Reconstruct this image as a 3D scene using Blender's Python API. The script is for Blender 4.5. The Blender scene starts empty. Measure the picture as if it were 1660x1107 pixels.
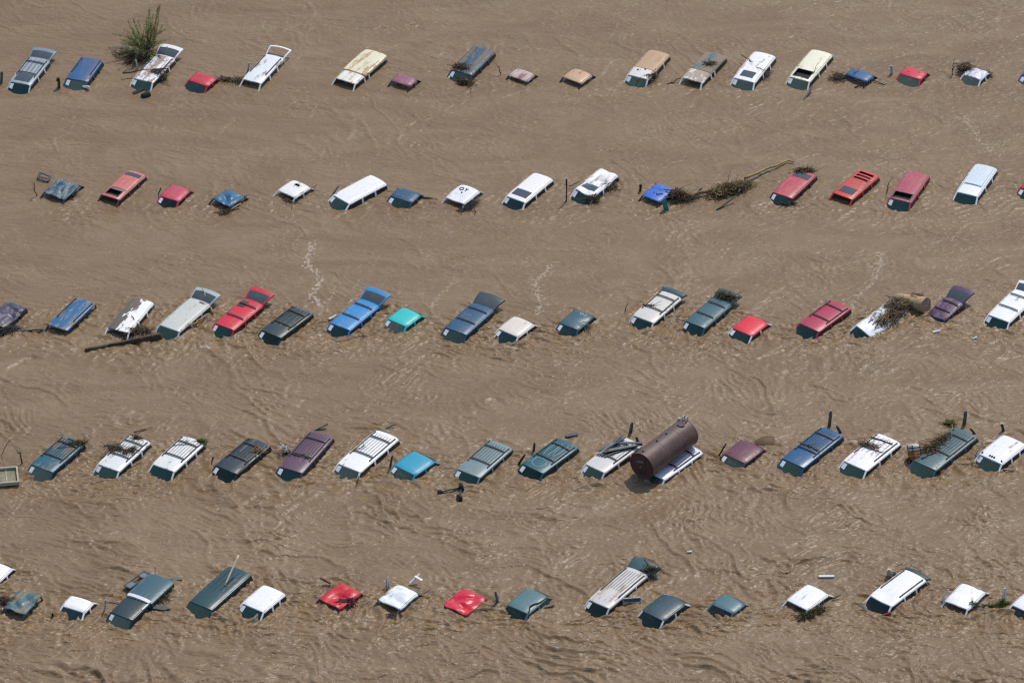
import bpy, math, random
import numpy as np
from mathutils import Vector, Matrix, noise

# ------------------------------------------------------------------ camera, sky, sun, exposure
sc = bpy.context.scene
col = sc.collection
cam_data = bpy.data.cameras.new('camera')
cam = bpy.data.objects.new('camera', cam_data)
col.objects.link(cam)
cam.location = (0.0, -244.837, 168.272)
cam.rotation_euler = (math.radians(90 - 34.50), 0, 0)
cam_data.sensor_width = 36.0
cam_data.lens = 195.18
cam_data.clip_start = 1.0
cam_data.clip_end = 5000.0
sc.camera = cam

SUN_EL = 55.0
SUN_AZ = math.degrees(math.atan2(0.42, 0.9))       # clockwise from +Y: behind the rows, a little to the right
world = bpy.data.worlds.new('World')
sc.world = world
world.use_nodes = True
wn = world.node_tree
sky = wn.nodes.new('ShaderNodeTexSky')
sky.sky_type = 'NISHITA'
sky.sun_disc = False
sky.sun_elevation = math.radians(SUN_EL)
sky.sun_rotation = math.radians(SUN_AZ)
sky.air_density = 1.0
sky.dust_density = 1.5
bgn = wn.nodes['Background']
bgn.inputs['Strength'].default_value = 0.15
wn.links.new(sky.outputs[0], bgn.inputs['Color'])
sun_d = bpy.data.lights.new('sun', 'SUN')
sun_d.energy = 2.7
sun_d.angle = math.radians(0.53)
sun_d.color = (1.0, 0.95, 0.87)
sun = bpy.data.objects.new('sun', sun_d)
col.objects.link(sun)
_e, _a = math.radians(SUN_EL), math.radians(SUN_AZ)
_d = Vector((math.sin(_a) * math.cos(_e), math.cos(_a) * math.cos(_e), math.sin(_e)))
sun.rotation_euler = _d.to_track_quat('Z', 'Y').to_euler()
sun.location = (0, 0, 60)
sc.view_settings.view_transform = 'Standard'
sc.view_settings.look = 'None'
sc.view_settings.gamma = 1.0
sc.view_settings.exposure = 0.0
sc.render.engine = 'CYCLES'
sc.cycles.use_denoising = False
sc.cycles.pixel_filter_type = 'BLACKMAN_HARRIS'
sc.cycles.filter_width = 1.3
sc.cycles.sample_clamp_indirect = 4.0
sc.cycles.sample_clamp_direct = 6.0
sc.cycles.max_bounces = 6
sc.cycles.caustics_reflective = False
sc.cycles.caustics_refractive = False

# ------------------------------------------------------------------ helpers
def lin(c, k=1.0):
    o = []
    for v in c:
        v /= 255.0
        o.append(k * (v / 12.92 if v <= 0.04045 else ((v + 0.055) / 1.055) ** 2.4))
    return tuple(o)

def mat_new(name):
    m = bpy.data.materials.new(name)
    m.use_nodes = True
    nt = m.node_tree
    return m, nt, nt.nodes['Principled BSDF']

def N(nt, kind, **kw):
    n = nt.nodes.new('ShaderNode' + kind)
    for k, v in kw.items():
        if k in n.inputs:
            n.inputs[k].default_value = v
        else:
            setattr(n, k, v)
    return n

def ramp(nt, src, lo, hi):
    r = N(nt, 'MapRange')
    r.inputs['From Min'].default_value = lo
    r.inputs['From Max'].default_value = hi
    r.interpolation_type = 'SMOOTHSTEP'
    nt.links.new(src, r.inputs['Value'])
    return r.outputs[0]

def mix(nt, fac, a, b):
    m = N(nt, 'Mix', data_type='RGBA')
    for i, v in ((6, a), (7, b)):
        if isinstance(v, tuple):
            m.inputs[i].default_value = (v[0], v[1], v[2], 1)
        else:
            nt.links.new(v, m.inputs[i])
    if isinstance(fac, float):
        m.inputs[0].default_value = fac
    else:
        nt.links.new(fac, m.inputs[0])
    return m.outputs[2]

_mc = {}
def paint(c, mud=0.25, mudc=(150, 122, 92), rough=0.42, seed=0.0, peel=None):
    """car paint with dried silt, rain streaks and grime; peel = (colour, level) for bare patches"""
    key = (c, mud, mudc, rough, seed, peel)
    if key in _mc:
        return _mc[key]
    m, nt, b = mat_new('car_paint')
    base = lin(c, 0.86 if min(c) > 180 else 0.84)
    if c[0] < 112 and c[2] > c[0] + 8 and c[1] >= c[0]:     # the dark fleet colours lean to bottle green and teal
        base = (base[0] * 0.70, base[1] * 1.03, base[2] * 0.93)
    tc = N(nt, 'TexCoord')
    mp = N(nt, 'Mapping')
    mp.inputs['Location'].default_value = (seed * 3.7, seed * 1.9, 0)
    mp.inputs['Scale'].default_value = (0.55, 2.2, 1.0)
    nt.links.new(tc.outputs['Object'], mp.inputs['Vector'])
    n1 = N(nt, 'TexNoise', Scale=1.5, Detail=6.0, Roughness=0.62)
    nt.links.new(mp.outputs[0], n1.inputs['Vector'])
    n2 = N(nt, 'TexNoise', Scale=7.0, Detail=5.0, Roughness=0.65)
    nt.links.new(tc.outputs['Object'], n2.inputs['Vector'])
    n3 = N(nt, 'TexNoise', Scale=38.0, Detail=2.0)
    nt.links.new(tc.outputs['Object'], n3.inputs['Vector'])
    # fading: slight tone shift over the panel
    fade = mix(nt, ramp(nt, n2.outputs[0], 0.35, 0.7), base, tuple(min(1, v * 1.10 + 0.004) for v in base))
    cc = fade
    if peel:
        mask = N(nt, 'Math', operation='ADD')
        nt.links.new(n1.outputs[0], mask.inputs[0])
        sep = N(nt, 'SeparateXYZ')
        nt.links.new(tc.outputs['Object'], sep.inputs[0])
        k = N(nt, 'Math', operation='MULTIPLY')
        k.inputs[1].default_value = -0.55
        nt.links.new(sep.outputs[1], k.inputs[0])
        nt.links.new(k.outputs[0], mask.inputs[1])
        cc = mix(nt, ramp(nt, mask.outputs[0], peel[1], peel[1] + 0.03), cc, lin(peel[0], 0.8))
    lo = 0.80 - 0.42 * mud
    mk = N(nt, 'Math', operation='MULTIPLY_ADD')
    nt.links.new(n2.outputs[0], mk.inputs[0])
    mk.inputs[1].default_value = 0.4
    nt.links.new(n1.outputs[0], mk.inputs[2])
    mudf = ramp(nt, mk.outputs[0], lo + 0.1, lo + 0.22)
    mm = N(nt, 'Math', operation='MULTIPLY')
    mm.inputs[1].default_value = 0.8
    nt.links.new(mudf, mm.inputs[0])
    cc = mix(nt, mm.outputs[0], cc, lin(mudc, 0.8))
    # fine specks of dirt
    sp = N(nt, 'Math', operation='MULTIPLY')
    sp.inputs[1].default_value = 0.35
    nt.links.new(ramp(nt, n3.outputs[0], 0.62, 0.72), sp.inputs[0])
    cc = mix(nt, sp.outputs[0], cc, lin((96, 78, 58), 0.8))
    nt.links.new(cc, b.inputs['Base Color'])
    rr = N(nt, 'MapRange')
    rr.inputs['To Min'].default_value = rough
    rr.inputs['To Max'].default_value = 0.8
    nt.links.new(mudf, rr.inputs['Value'])
    nt.links.new(rr.outputs[0], b.inputs['Roughness'])
    b.inputs['Specular IOR Level'].default_value = 0.32
    bp = N(nt, 'Bump', Strength=0.12, Distance=0.05)
    nt.links.new(n2.outputs[0], bp.inputs['Height'])
    nt.links.new(bp.outputs[0], b.inputs['Normal'])
    _mc[key] = m
    return m

def plain(name, c, rough=0.6, var=0.35, scale=6.0, metal=0.0, k=0.8):
    key = (name, c, rough)
    if key in _mc:
        return _mc[key]
    m, nt, b = mat_new(name)
    tc = N(nt, 'TexCoord')
    n = N(nt, 'TexNoise', Scale=scale, Detail=5.0, Roughness=0.65)
    nt.links.new(tc.outputs['Object'], n.inputs['Vector'])
    base = lin(c, k)
    f = ramp(nt, n.outputs[0], 0.3, 0.72)
    nt.links.new(mix(nt, f, tuple(v * (1 - var) for v in base), tuple(min(1, v * (1 + var)) for v in base)), b.inputs['Base Color'])
    b.inputs['Roughness'].default_value = rough
    b.inputs['Metallic'].default_value = metal
    bp = N(nt, 'Bump', Strength=0.3, Distance=0.03)
    nt.links.new(n.outputs[0], bp.inputs['Height'])
    nt.links.new(bp.outputs[0], b.inputs['Normal'])
    _mc[key] = m
    return m

def glass(tint=(0.017, 0.054, 0.050), clear=0.25, film=0.3):
    key = ('glass', tint, clear, film)
    if key in _mc:
        return _mc[key]
    m, nt, b = mat_new('car_glass')
    tc = N(nt, 'TexCoord')
    n = N(nt, 'TexNoise', Scale=3.0, Detail=4.0, Roughness=0.6)
    nt.links.new(tc.outputs['Object'], n.inputs['Vector'])
    dirt = ramp(nt, n.outputs[0], 0.5, 0.85)
    dm = N(nt, 'Math', operation='MULTIPLY')
    dm.inputs[1].default_value = film
    nt.links.new(dirt, dm.inputs[0])
    nt.links.new(mix(nt, dm.outputs[0], tint, (0.17, 0.14, 0.09)), b.inputs['Base Color'])
    b.inputs['Roughness'].default_value = 0.09
    tr = N(nt, 'BsdfTransparent')
    tr.inputs[0].default_value = (0.25, 0.40, 0.36, 1)
    ms = N(nt, 'MixShader')
    ms.inputs[0].default_value = clear
    nt.links.new(b.outputs[0], ms.inputs[1])
    nt.links.new(tr.outputs[0], ms.inputs[2])
    nt.links.new(ms.outputs[0], nt.nodes['Material Output'].inputs['Surface'])
    _mc[key] = m
    return m

def leafmat(name, c, k=0.9):
    key = (name, c)
    if key in _mc:
        return _mc[key]
    m = plain(name + '_base', c, 0.6, 0.4, 2.5, k=k)
    nt = m.node_tree
    b = nt.nodes['Principled BSDF']
    tl = N(nt, 'BsdfTranslucent')
    nt.links.new(b.inputs['Base Color'].links[0].from_socket, tl.inputs[0])
    ms = N(nt, 'MixShader')
    ms.inputs[0].default_value = 0.45
    nt.links.new(b.outputs[0], ms.inputs[1])
    nt.links.new(tl.outputs[0], ms.inputs[2])
    nt.links.new(ms.outputs[0], nt.nodes['Material Output'].inputs['Surface'])
    _mc[key] = m
    return m

class MB:
    def __init__(s):
        s.v, s.f = [], []
    def quad(s, a, b, c, d):
        n = len(s.v)
        s.v += [tuple(a), tuple(b), tuple(c), tuple(d)]
        s.f.append((n, n + 1, n + 2, n + 3))
    def grid(s, rows, skip=None):
        n = len(s.v)
        w = len(rows[0])
        for r in rows:
            s.v += [tuple(p) for p in r]
        for i in range(len(rows) - 1):
            for j in range(w - 1):
                if skip and skip(i, j):
                    continue
                s.f.append((n + i * w + j, n + i * w + j + 1, n + (i + 1) * w + j + 1, n + (i + 1) * w + j))
    def beam(s, p0, p1, w, h, up=(0, 0, 1), taper=1.0):
        p0, p1 = Vector(p0), Vector(p1)
        d = (p1 - p0).normalized()
        side = d.cross(Vector(up))
        if side.length < 1e-4:
            side = d.cross(Vector((1, 0, 0)))
        side.normalize()
        u = side.cross(d)
        n = len(s.v)
        for p, k in ((p0, 1.0), (p1, taper)):
            for a, b in ((-1, -1), (1, -1), (1, 1), (-1, 1)):
                s.v.append(tuple(p + side * (a * w * k / 2) + u * (b * h * k / 2)))
        s.f += [(n, n + 3, n + 2, n + 1), (n + 4, n + 5, n + 6, n + 7)]
        for i in range(4):
            j = (i + 1) % 4
            s.f.append((n + i, n + j, n + 4 + j, n + 4 + i))
    def slab(s, pts, th):
        """closed slab from a planar outline, thickness along its normal"""
        P_ = [Vector(p) for p in pts]
        nn = (P_[1] - P_[0]).cross(P_[2] - P_[0]).normalized() * th
        n, k = len(s.v), len(P_)
        s.v += [tuple(p) for p in P_] + [tuple(p - nn) for p in P_]
        s.f.append(tuple(range(n, n + k)))
        s.f.append(tuple(range(n + 2 * k - 1, n + k - 1, -1)))
        for i in range(k):
            j = (i + 1) % k
            s.f.append((n + i, n + k + i, n + k + j, n + j))
    def tube(s, pts, rad, seg=7, cap=True):
        pts = [Vector(p) for p in pts]
        n0 = len(s.v)
        K_ = len(pts)
        for i, p in enumerate(pts):
            d = (pts[min(i + 1, K_ - 1)] - pts[max(i - 1, 0)])
            if d.length < 1e-6:
                d = Vector((0, 0, 1))
            d.normalize()
            a = d.cross(Vector((0.13, 0.21, 0.97)))
            if a.length < 1e-3:
                a = d.cross(Vector((1, 0, 0)))
            a.normalize()
            b = d.cross(a)
            r = rad[i] if isinstance(rad, (list, tuple)) else rad
            for k in range(seg):
                t = 2 * math.pi * k / seg
                s.v.append(tuple(p + a * (r * math.cos(t)) + b * (r * math.sin(t))))
        for i in range(K_ - 1):
            for k in range(seg):
                k2 = (k + 1) % seg
                s.f.append((n0 + i * seg + k, n0 + i * seg + k2, n0 + (i + 1) * seg + k2, n0 + (i + 1) * seg + k))
        if cap:
            s.f.append(tuple(n0 + k for k in range(seg - 1, -1, -1)))
            s.f.append(tuple(n0 + (K_ - 1) * seg + k for k in range(seg)))
    def build(s, name, m, parent=None, smooth=False):
        me = bpy.data.meshes.new(name)
        me.from_pydata(s.v, [], s.f)
        if smooth:
            me.polygons.foreach_set('use_smooth', [True] * len(me.polygons))
        me.materials.append(m)
        o = bpy.data.objects.new(name, me)
        col.objects.link(o)
        if parent is not None:
            o.parent = parent
        return o

def tag(o, label, cat, group=None, kind=None):
    if label:
        o['label'] = label
    if cat:
        o['category'] = cat
    if group:
        o['group'] = group
    if kind:
        o['kind'] = kind
    return o

def thing(name, label, cat, loc=(0, 0, 0), rz=0.0, group=None):
    o = bpy.data.objects.new(name, None)
    o.empty_display_size = 0.3
    col.objects.link(o)
    o.location = loc
    o.rotation_euler = (0, 0, rz)
    return tag(o, label, cat, group)

BLACK = plain('black_trim', (26, 28, 30), 0.5)
DARK = plain('cabin_shade', (20, 21, 20), 0.8)
PAPER = plain('sticker_paper', (235, 238, 240), 0.7, var=0.06)
GLASS = glass()
WGLASS = [GLASS, glass((0.014, 0.045, 0.048), 0.30, 0.2), glass((0.040, 0.078, 0.062), 0.22, 0.8), glass((0.010, 0.026, 0.026), 0.35, 0.3), glass((0.070, 0.105, 0.088), 0.2, 0.9)]
GLASS_T = glass((0.012, 0.022, 0.026), 0.15)
GLASS_G = glass((0.045, 0.068, 0.080), 0.08)

# ------------------------------------------------------------------ where each vehicle stands: x, y, heading (deg), roof length, roof width
SPOT = {
    'a1': (-27.729, 26.958, -108.8, 2.79, 1.32),
    'a2': (-24.592, 27.137, -107.6, 2.38, 1.36),
    'a3': (-20.600, 27.241, -113.5, 2.78, 1.30),
    'a4': (-17.776, 26.156, -120.4, 0.95, 1.38),
    'a5': (-14.322, 27.202, -114.2, 2.91, 1.20),
    'a6': (-8.694, 27.411, -120.0, 3.47, 1.40),
    'a7': (-6.194, 26.082, -119.9, 0.79, 1.27),
    'a8': (-2.247, 28.119, -117.2, 2.87, 1.39),
    'a9': (0.553, 26.753, -122.7, 0.84, 1.31),
    'a10': (3.754, 26.529, -124.9, 1.08, 1.31),
    'a11': (7.868, 27.668, -115.9, 2.99, 1.33),
    'a12': (11.071, 27.410, -117.7, 3.20, 1.32),
    'a13': (13.951, 27.410, -114.4, 3.12, 1.37),
    'a14': (17.196, 27.566, -116.1, 3.28, 1.35),
    'a15': (19.964, 26.639, -125.5, 0.77, 1.43),
    'a16': (23.049, 26.812, -118.2, 0.83, 1.39),
    'a17': (26.663, 26.846, -124.3, 0.86, 1.20),
    'a18': (30.029, 26.708, -120.5, 0.87, 1.30),
    'b1': (-25.081, 14.593, -119.1, 1.50, 1.43),
    'b2': (-21.643, 14.939, -118.5, 2.80, 1.20),
    'b3': (-18.741, 14.166, -117.3, 1.22, 1.24),
    'b4': (-15.736, 13.673, -126.2, 1.21, 1.31),
    'b5': (-12.137, 14.618, -128.2, 1.28, 1.31),
    'b6': (-8.466, 14.479, -135.0, 2.85, 1.37),
    'b7': (-5.938, 13.969, -119.7, 0.95, 1.42),
    'b8': (-2.747, 14.069, -123.1, 1.52, 1.29),
    'b9': (0.977, 14.654, -123.2, 2.81, 1.31),
    'b10': (4.701, 15.150, -123.6, 2.52, 1.26),
    'b11': (8.112, 14.221, -125.0, 1.41, 1.20),
    'b12': (15.742, 15.052, -121.5, 2.76, 1.26),
    'b13': (19.151, 14.972, -124.1, 2.84, 1.30),
    'b14': (22.110, 14.746, -113.4, 2.99, 1.33),
    'b15': (25.919, 15.411, -114.1, 3.10, 1.30),
    'b16': (29.192, 15.013, -121.9, 1.41, 1.31),
    'c1': (-27.239, 2.079, -117.5, 2.15, 1.30),
    'c2': (-23.692, 2.157, -117.5, 2.91, 1.23),
    'c3': (-20.526, 2.052, -112.1, 3.07, 1.33),
    'c4': (-17.613, 2.072, -120.8, 2.94, 1.37),
    'c5': (-14.694, 2.126, -122.0, 2.75, 1.29),
    'c6': (-12.080, 1.417, -125.2, 2.81, 1.35),
    'c7': (-8.467, 2.095, -123.6, 2.70, 1.35),
    'c8': (-5.789, 1.939, -126.6, 1.29, 1.34),
    'c9': (-2.289, 1.703, -121.9, 2.74, 1.40),
    'c10': (0.220, 1.036, -126.4, 1.43, 1.40),
    'c11': (3.462, 1.674, -123.5, 1.47, 1.24),
    'c12': (7.824, 2.853, -123.5, 2.81, 1.36),
    'c13': (10.582, 2.261, -124.2, 2.68, 1.27),
    'c14': (12.768, 1.126, -127.0, 1.48, 1.35),
    'c15': (16.819, 1.983, -129.2, 2.83, 1.37),
    'c16': (19.834, 1.899, -130.9, 3.11, 1.20),
    'c17': (23.372, 2.819, -129.5, 1.64, 1.21),
    'c18': (26.949, 2.944, -123.6, 2.87, 1.39),
    'd1': (-23.569, -10.751, -120.6, 2.92, 1.41),
    'd2': (-20.133, -10.669, -119.9, 2.95, 1.37),
    'd3': (-17.311, -10.722, -120.0, 2.87, 1.40),
    'd4': (-13.961, -10.891, -123.6, 2.96, 1.41),
    'd5': (-10.686, -10.566, -116.0, 3.48, 1.40),
    'd6': (-7.466, -10.482, -123.3, 3.53, 1.47),
    'd7': (-5.068, -11.492, -129.4, 1.53, 1.50),
    'd8': (-1.413, -11.166, -123.3, 3.06, 1.46),
    'd9': (1.976, -10.886, -128.6, 2.92, 1.43),
    'd10': (5.254, -10.801, -128.8, 3.09, 1.32),
    'd11': (8.414, -11.237, -130.3, 3.16, 1.30),
    'd12': (12.015, -10.448, -128.3, 1.57, 1.45),
    'd13': (15.626, -10.138, -127.4, 3.55, 1.41),
    'd14': (18.684, -10.562, -127.9, 3.08, 1.52),
    'd15': (22.516, -10.279, -128.5, 3.76, 1.48),
    'd16': (25.486, -10.345, -129.1, 2.18, 1.51),
    'e1': (-26.064, -20.800, -118.6, 1.19, 1.37),
    'e2': (-24.496, -23.429, -115.2, 1.62, 1.27),
    'e3': (-21.710, -23.535, -116.0, 0.88, 1.33),
    'e4': (-18.534, -23.020, -120.8, 3.64, 1.35),
    'e5': (-14.626, -22.257, -122.2, 3.46, 1.39),
    'e6': (-12.432, -23.142, -124.4, 1.79, 1.41),
    'e7': (-8.617, -22.737, -129.6, 1.58, 1.41),
    'e8': (-5.708, -22.920, -125.9, 1.51, 1.39),
    'e9': (-2.395, -23.168, -128.0, 1.64, 1.49),
    'e10': (0.775, -23.260, -125.9, 1.67, 1.34),
    'e11': (5.324, -22.221, -125.8, 3.35, 1.31),
    'e12': (7.589, -23.782, -129.4, 1.78, 1.42),
    'e13': (10.807, -23.522, -127.8, 0.98, 1.37),
    'e14': (14.798, -22.954, -130.6, 1.66, 1.38),
    'e15': (19.368, -22.236, -130.9, 2.83, 1.42),
    'e16': (22.692, -22.901, -124.6, 1.67, 1.38),
    'e17': (26.025, -23.326, -128.9, 1.66, 1.39),
}

# ------------------------------------------------------------------ water: one sheet of brown flood water out to the horizon
_rng = np.random.RandomState(7)
_perm = np.concatenate([_rng.permutation(512)] * 2)
_ga = _rng.rand(512) * 2 * np.pi
_gx, _gy = np.cos(_ga), np.sin(_ga)
def perlin(x, y):
    xi, yi = np.floor(x).astype(int), np.floor(y).astype(int)
    xf, yf = x - xi, y - yi
    u, v = xf * xf * xf * (xf * (xf * 6 - 15) + 10), yf * yf * yf * (yf * (yf * 6 - 15) + 10)
    def g(ix, iy, dx, dy):
        h = _perm[(_perm[ix & 511] + iy) & 511]
        return _gx[h] * dx + _gy[h] * dy
    a = g(xi, yi, xf, yf); b = g(xi + 1, yi, xf - 1, yf)
    c = g(xi, yi + 1, xf, yf - 1); d = g(xi + 1, yi + 1, xf - 1, yf - 1)
    return (a + u * (b - a) + v * ((c + u * (d - c)) - (a + u * (b - a)))) * 1.4
def rot(x, y, deg, sx, sy):
    c, s = math.cos(math.radians(deg)), math.sin(math.radians(deg))
    return (c * x + s * y) / sx, (-s * x + c * y) / sy
def ridge(n):
    return 1.0 - np.abs(n) * 1.6
def seg_dist(X, Y, pts):
    D = np.full(X.shape, 1e9)
    for (ax, ay), (bx, by) in zip(pts[:-1], pts[1:]):
        dx, dy = bx - ax, by - ay
        t = np.clip(((X - ax) * dx + (Y - ay) * dy) / (dx * dx + dy * dy + 1e-9), 0, 1)
        D = np.minimum(D, np.hypot(X - ax - t * dx, Y - ay - t * dy))
    return D

def axis(lo, hi, step, far):
    core = np.arange(lo, hi + step, step)
    ext, x, d = [], 0.0, step
    while x < far:
        d *= 1.35
        x += d
        ext.append(x)
    ext = np.array(ext)
    return np.concatenate([lo - ext[::-1], core, core[-1] + ext])

FOAM = [
    (0.16, 1.00, [(-11.01, 9.48), (-11.12, 7.34), (-10.40, 5.83), (-10.86, 4.45), (-10.06, 3.15)]),
    (0.12, 0.80, [(-9.54, 4.93), (-10.07, 3.62), (-10.30, 2.26)]),
    (0.20, 0.90, [(2.19, 7.65), (1.34, 5.53), (1.60, 3.74), (1.26, 2.85)]),
    (0.12, 0.60, [(5.20, 5.83), (4.35, 4.63), (3.50, 3.74)]),
    (0.15, 0.90, [(20.34, 8.56), (19.74, 6.13), (19.24, 4.93), (18.51, 3.74), (18.23, 2.85)]),
    (0.14, 0.80, [(-3.02, 5.83), (-3.84, 4.34), (-4.33, 3.15)]),
    (0.10, 0.70, [(-13.30, 7.34), (-13.72, 4.93), (-13.80, 2.55), (-14.06, 0.79)]),
    (0.20, 0.70, [(-16.28, -4.97), (-15.56, -6.38), (-15.64, -8.34)]),
    (0.12, 0.60, [(-18.29, -3.83), (-17.58, -4.97), (-17.23, -5.54)]),
    (0.10, 0.50, [(-11.13, 19.25), (-10.55, 17.32), (-11.38, 16.04)]),
    (0.25, 0.80, [(25.78, 22.51), (26.49, 20.22), (27.25, 18.60)]),
    (0.12, 0.60, [(26.40, 16.36), (26.61, 14.46), (26.03, 13.51)]),
    (0.10, 0.50, [(12.20, 31.25), (12.68, 29.54)]),
    (0.10, 0.50, [(20.98, 31.25), (21.61, 29.54), (21.89, 28.18)]),
    (0.20, 0.35, [(18.65, 31.25), (19.07, 28.86)]),
    (0.12, 0.60, [(8.55, 5.53), (8.02, 4.34)]),
    (0.10, 0.60, [(-11.43, -18.60), (-10.58, -20.68), (-10.84, -22.23)]),
    (0.10, 0.90, [(-8.76, -24.93), (-7.54, -24.52), (-6.78, -24.12)]),
    (0.12, 0.60, [(-9.56, -23.76), (-8.91, -24.78)]),
    (0.15, 0.60, [(9.23, -12.73), (11.12, -13.55)]),
    (0.20, 0.70, [(3.34, -12.73), (3.81, -13.82)]),
    (0.12, 0.50, [(12.61, -24.52), (14.13, -25.03)]),
    (0.15, 0.50, [(-11.02, -26.29), (-10.05, -28.03)]),
    (0.10, 0.50, [(26.40, 9.17), (26.73, 6.74)]),
    (0.12, 0.50, [(12.80, 7.34), (13.72, 4.93)]),
    (0.12, 0.50, [(-4.71, 6.74), (-4.35, 4.93), (-4.66, 3.15)]),
    (0.15, 0.60, [(-18.50, 0.20), (-17.48, -0.38)]),
    (0.20, 0.50, [(-7.91, -0.38), (-7.44, 0.50), (-6.27, -0.38)]),
    (0.10, 0.50, [(16.34, 3.74), (15.60, 1.96)]),
    (0.30, 0.25, [(23.93, 23.83), (24.86, 21.85)]),
    (0.25, 0.30, [(-2.47, 25.16), (-1.05, 23.17)]),
    (0.12, 0.50, [(-11.17, 9.17), (-10.53, 10.40)]),
    (0.15, 0.50, [(-3.97, -27.28), (-2.13, -28.52)]),
    (0.15, 0.40, [(5.19, -27.28), (7.59, -28.77)]),
    (0.15, 0.50, [(-24.18, -26.29), (-22.54, -27.78)]),
    (0.15, 0.50, [(17.44, -26.29), (19.92, -25.78)]),
    (0.12, 0.50, [(24.87, -7.78), (25.64, -6.10)]),
    (0.14, 0.60, [(6.46, -7.78), (7.09, -8.62), (6.91, -9.45)]),
]
def build_water():
    xs = axis(-30.5, 30.5, 0.066, 1500.0)
    ys = axis(-32.5, 37.5, 0.068, 1500.0)
    X, Y = np.meshgrid(xs, ys)
    turb = np.zeros_like(X)
    ripple = np.zeros_like(X)
    scum = np.zeros_like(X)
    rowk = {'a': 0.22, 'b': 0.42, 'c': 1.0, 'd': 0.95, 'e': 1.15}
    for k, (cx, cy, hd, L, W) in SPOT.items():
        c, s = math.cos(math.radians(hd)), math.sin(math.radians(hd))
        sel = np.where((np.abs(xs - cx) < 8))[0]
        sely = np.where((np.abs(ys - cy) < 8))[0]
        if len(sel) == 0 or len(sely) == 0:
            continue
        sl = (slice(sely[0], sely[-1] + 1), slice(sel[0], sel[-1] + 1))
        dx, dy = X[sl] - cx, Y[sl] - cy
        u, v = c * dx + s * dy, -s * dx + c * dy
        g = np.exp(-((u - L / 2 - 1.1) ** 2 / 2.2 + v ** 2 / 1.9)) * 1.0
        g += 0.7 * np.exp(-((np.abs(v) - W / 2 - 0.3) ** 2 / 0.25) - np.clip(np.abs(u) - L / 2, 0, 9) ** 2 / 0.8)
        turb[sl] += rowk[k[0]] * g
        du = np.clip(np.maximum(u - L / 2 - 0.42, -u - L / 2 - 0.05), 0, None)
        dv = np.clip(np.abs(v) - W / 2 - 0.10, 0, None)
        dd = np.hypot(du, dv)
        ph = 2 * np.pi * (dd + 0.10 * perlin(X[sl] / 0.7, Y[sl] / 0.7)) / 0.42
        scum[sl] = np.maximum(scum[sl], rowk[k[0]] * np.exp(-((dd - 0.05) / 0.09) ** 2) * np.clip(0.2 + 1.5 * perlin(X[sl] / 0.6 + 5, Y[sl] / 0.6 + 2), 0, 1))
        ripple[sl] += rowk[k[0]] * np.cos(ph) * np.exp(-dd / 0.55) * np.clip(0.5 + 1.2 * perlin(X[sl] / 1.1 + 21, Y[sl] / 1.1), 0, 1.2)
    near = np.clip((9.0 - Y) / 30.0, 0, 1.3)             # the river runs rougher towards the viewer
    w1, w2 = perlin(X / 3.1, Y / 3.1), perlin(X / 3.1 + 40, Y / 3.1 + 17)
    v1, v2 = perlin(X / 1.15 + 7, Y / 1.15), perlin(X / 1.15 + 50, Y / 1.15 + 9)
    u1, u2 = perlin(X / 9.0 + 2, Y / 9.0), perlin(X / 9.0 + 30, Y / 9.0 + 6)
    Xw = X + 0.9 * w1 + 0.30 * v1 + 2.2 * u1
    Yw = Y + 0.9 * w2 + 0.30 * v2 + 2.2 * u2
    p1 = np.clip(0.25 + 1.5 * perlin(X / 5.5 + 3, Y / 4.5 + 8), 0, 1.3)
    p2 = np.clip(0.15 + 1.6 * perlin(X / 3.7 + 63, Y / 3.1 + 28), 0, 1.3)
    p3 = np.clip(0.20 + 1.6 * perlin(X / 2.6 + 13, Y / 2.9 + 88), 0, 1.3)
    crest = lambda n, k: np.exp(-(n / k) ** 2)
    h = 0.035 * perlin(*rot(Xw, Yw, 25, 4.4, 3.0)) * (0.4 + near)
    # long sinuous current seams
    h += 0.068 * (0.40 + near) * p1 * crest(perlin(*rot(Xw, Yw, -48, 6.5, 2.1)), 0.075)
    h += 0.058 * (0.38 + near) * p2 * crest(perlin(*rot(Xw, Yw, -6, 5.0, 1.5)), 0.085)
    # groups of short wavelets
    h += 0.048 * (0.38 + near) * p3 * crest(perlin(*rot(Xw, Yw, -40, 1.3, 0.50)), 0.22)
    h += 0.040 * (0.38 + near) * p2 * crest(perlin(*rot(Xw, Yw, 14, 0.95, 0.38)), 0.25)
    h += 0.0175 * (0.45 + near) * (0.4 + p1) * perlin(*rot(Xw, Yw, -20, 0.46, 0.26))
    h += 0.0095 * (0.55 + near) * (0.5 + p3) * perlin(X / 0.22 + 5, Y / 0.20)
    t = np.clip(turb, 0, 1.6)
    h += t * (0.075 * crest(perlin(*rot(Xw, Yw, 16, 2.4, 0.60)), 0.16) + 0.044 * perlin(*rot(Xw, Yw, 30, 0.66, 0.42)) + 0.030 * perlin(X / 0.23, Y / 0.20))
    h += 0.022 * ripple
    # standing waves along the near edge
    st = np.exp(-((Y + 29.5 + 1.4 * perlin(X / 5, Y / 5)) / 3.0) ** 2) * np.clip(0.45 + 1.3 * perlin(X / 5.0 + 9, Y / 5.0), 0.05, 1.4)
    h += st * (0.085 * crest(perlin(*rot(Xw, Yw, -34, 2.9, 0.95)), 0.2) + 0.09 * perlin(*rot(Xw, Yw, -14, 1.5, 0.8)) + 0.045 * perlin(*rot(X, Y, -20, 0.5, 0.3)))
    fade = np.exp(-(np.clip(np.abs(X) - 30, 0, None) + np.clip(np.abs(Y - 2) - 37, 0, None)) / 6.0)
    h = (h - h[(fade > 0.99)].mean()) * fade
    foam = np.zeros_like(X)
    n1 = perlin(X / 0.42 + 11, Y / 0.36 + 3)
    n2 = perlin(X / 0.17 + 1, Y / 0.19 + 31)
    core = fade > 0.9
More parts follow.
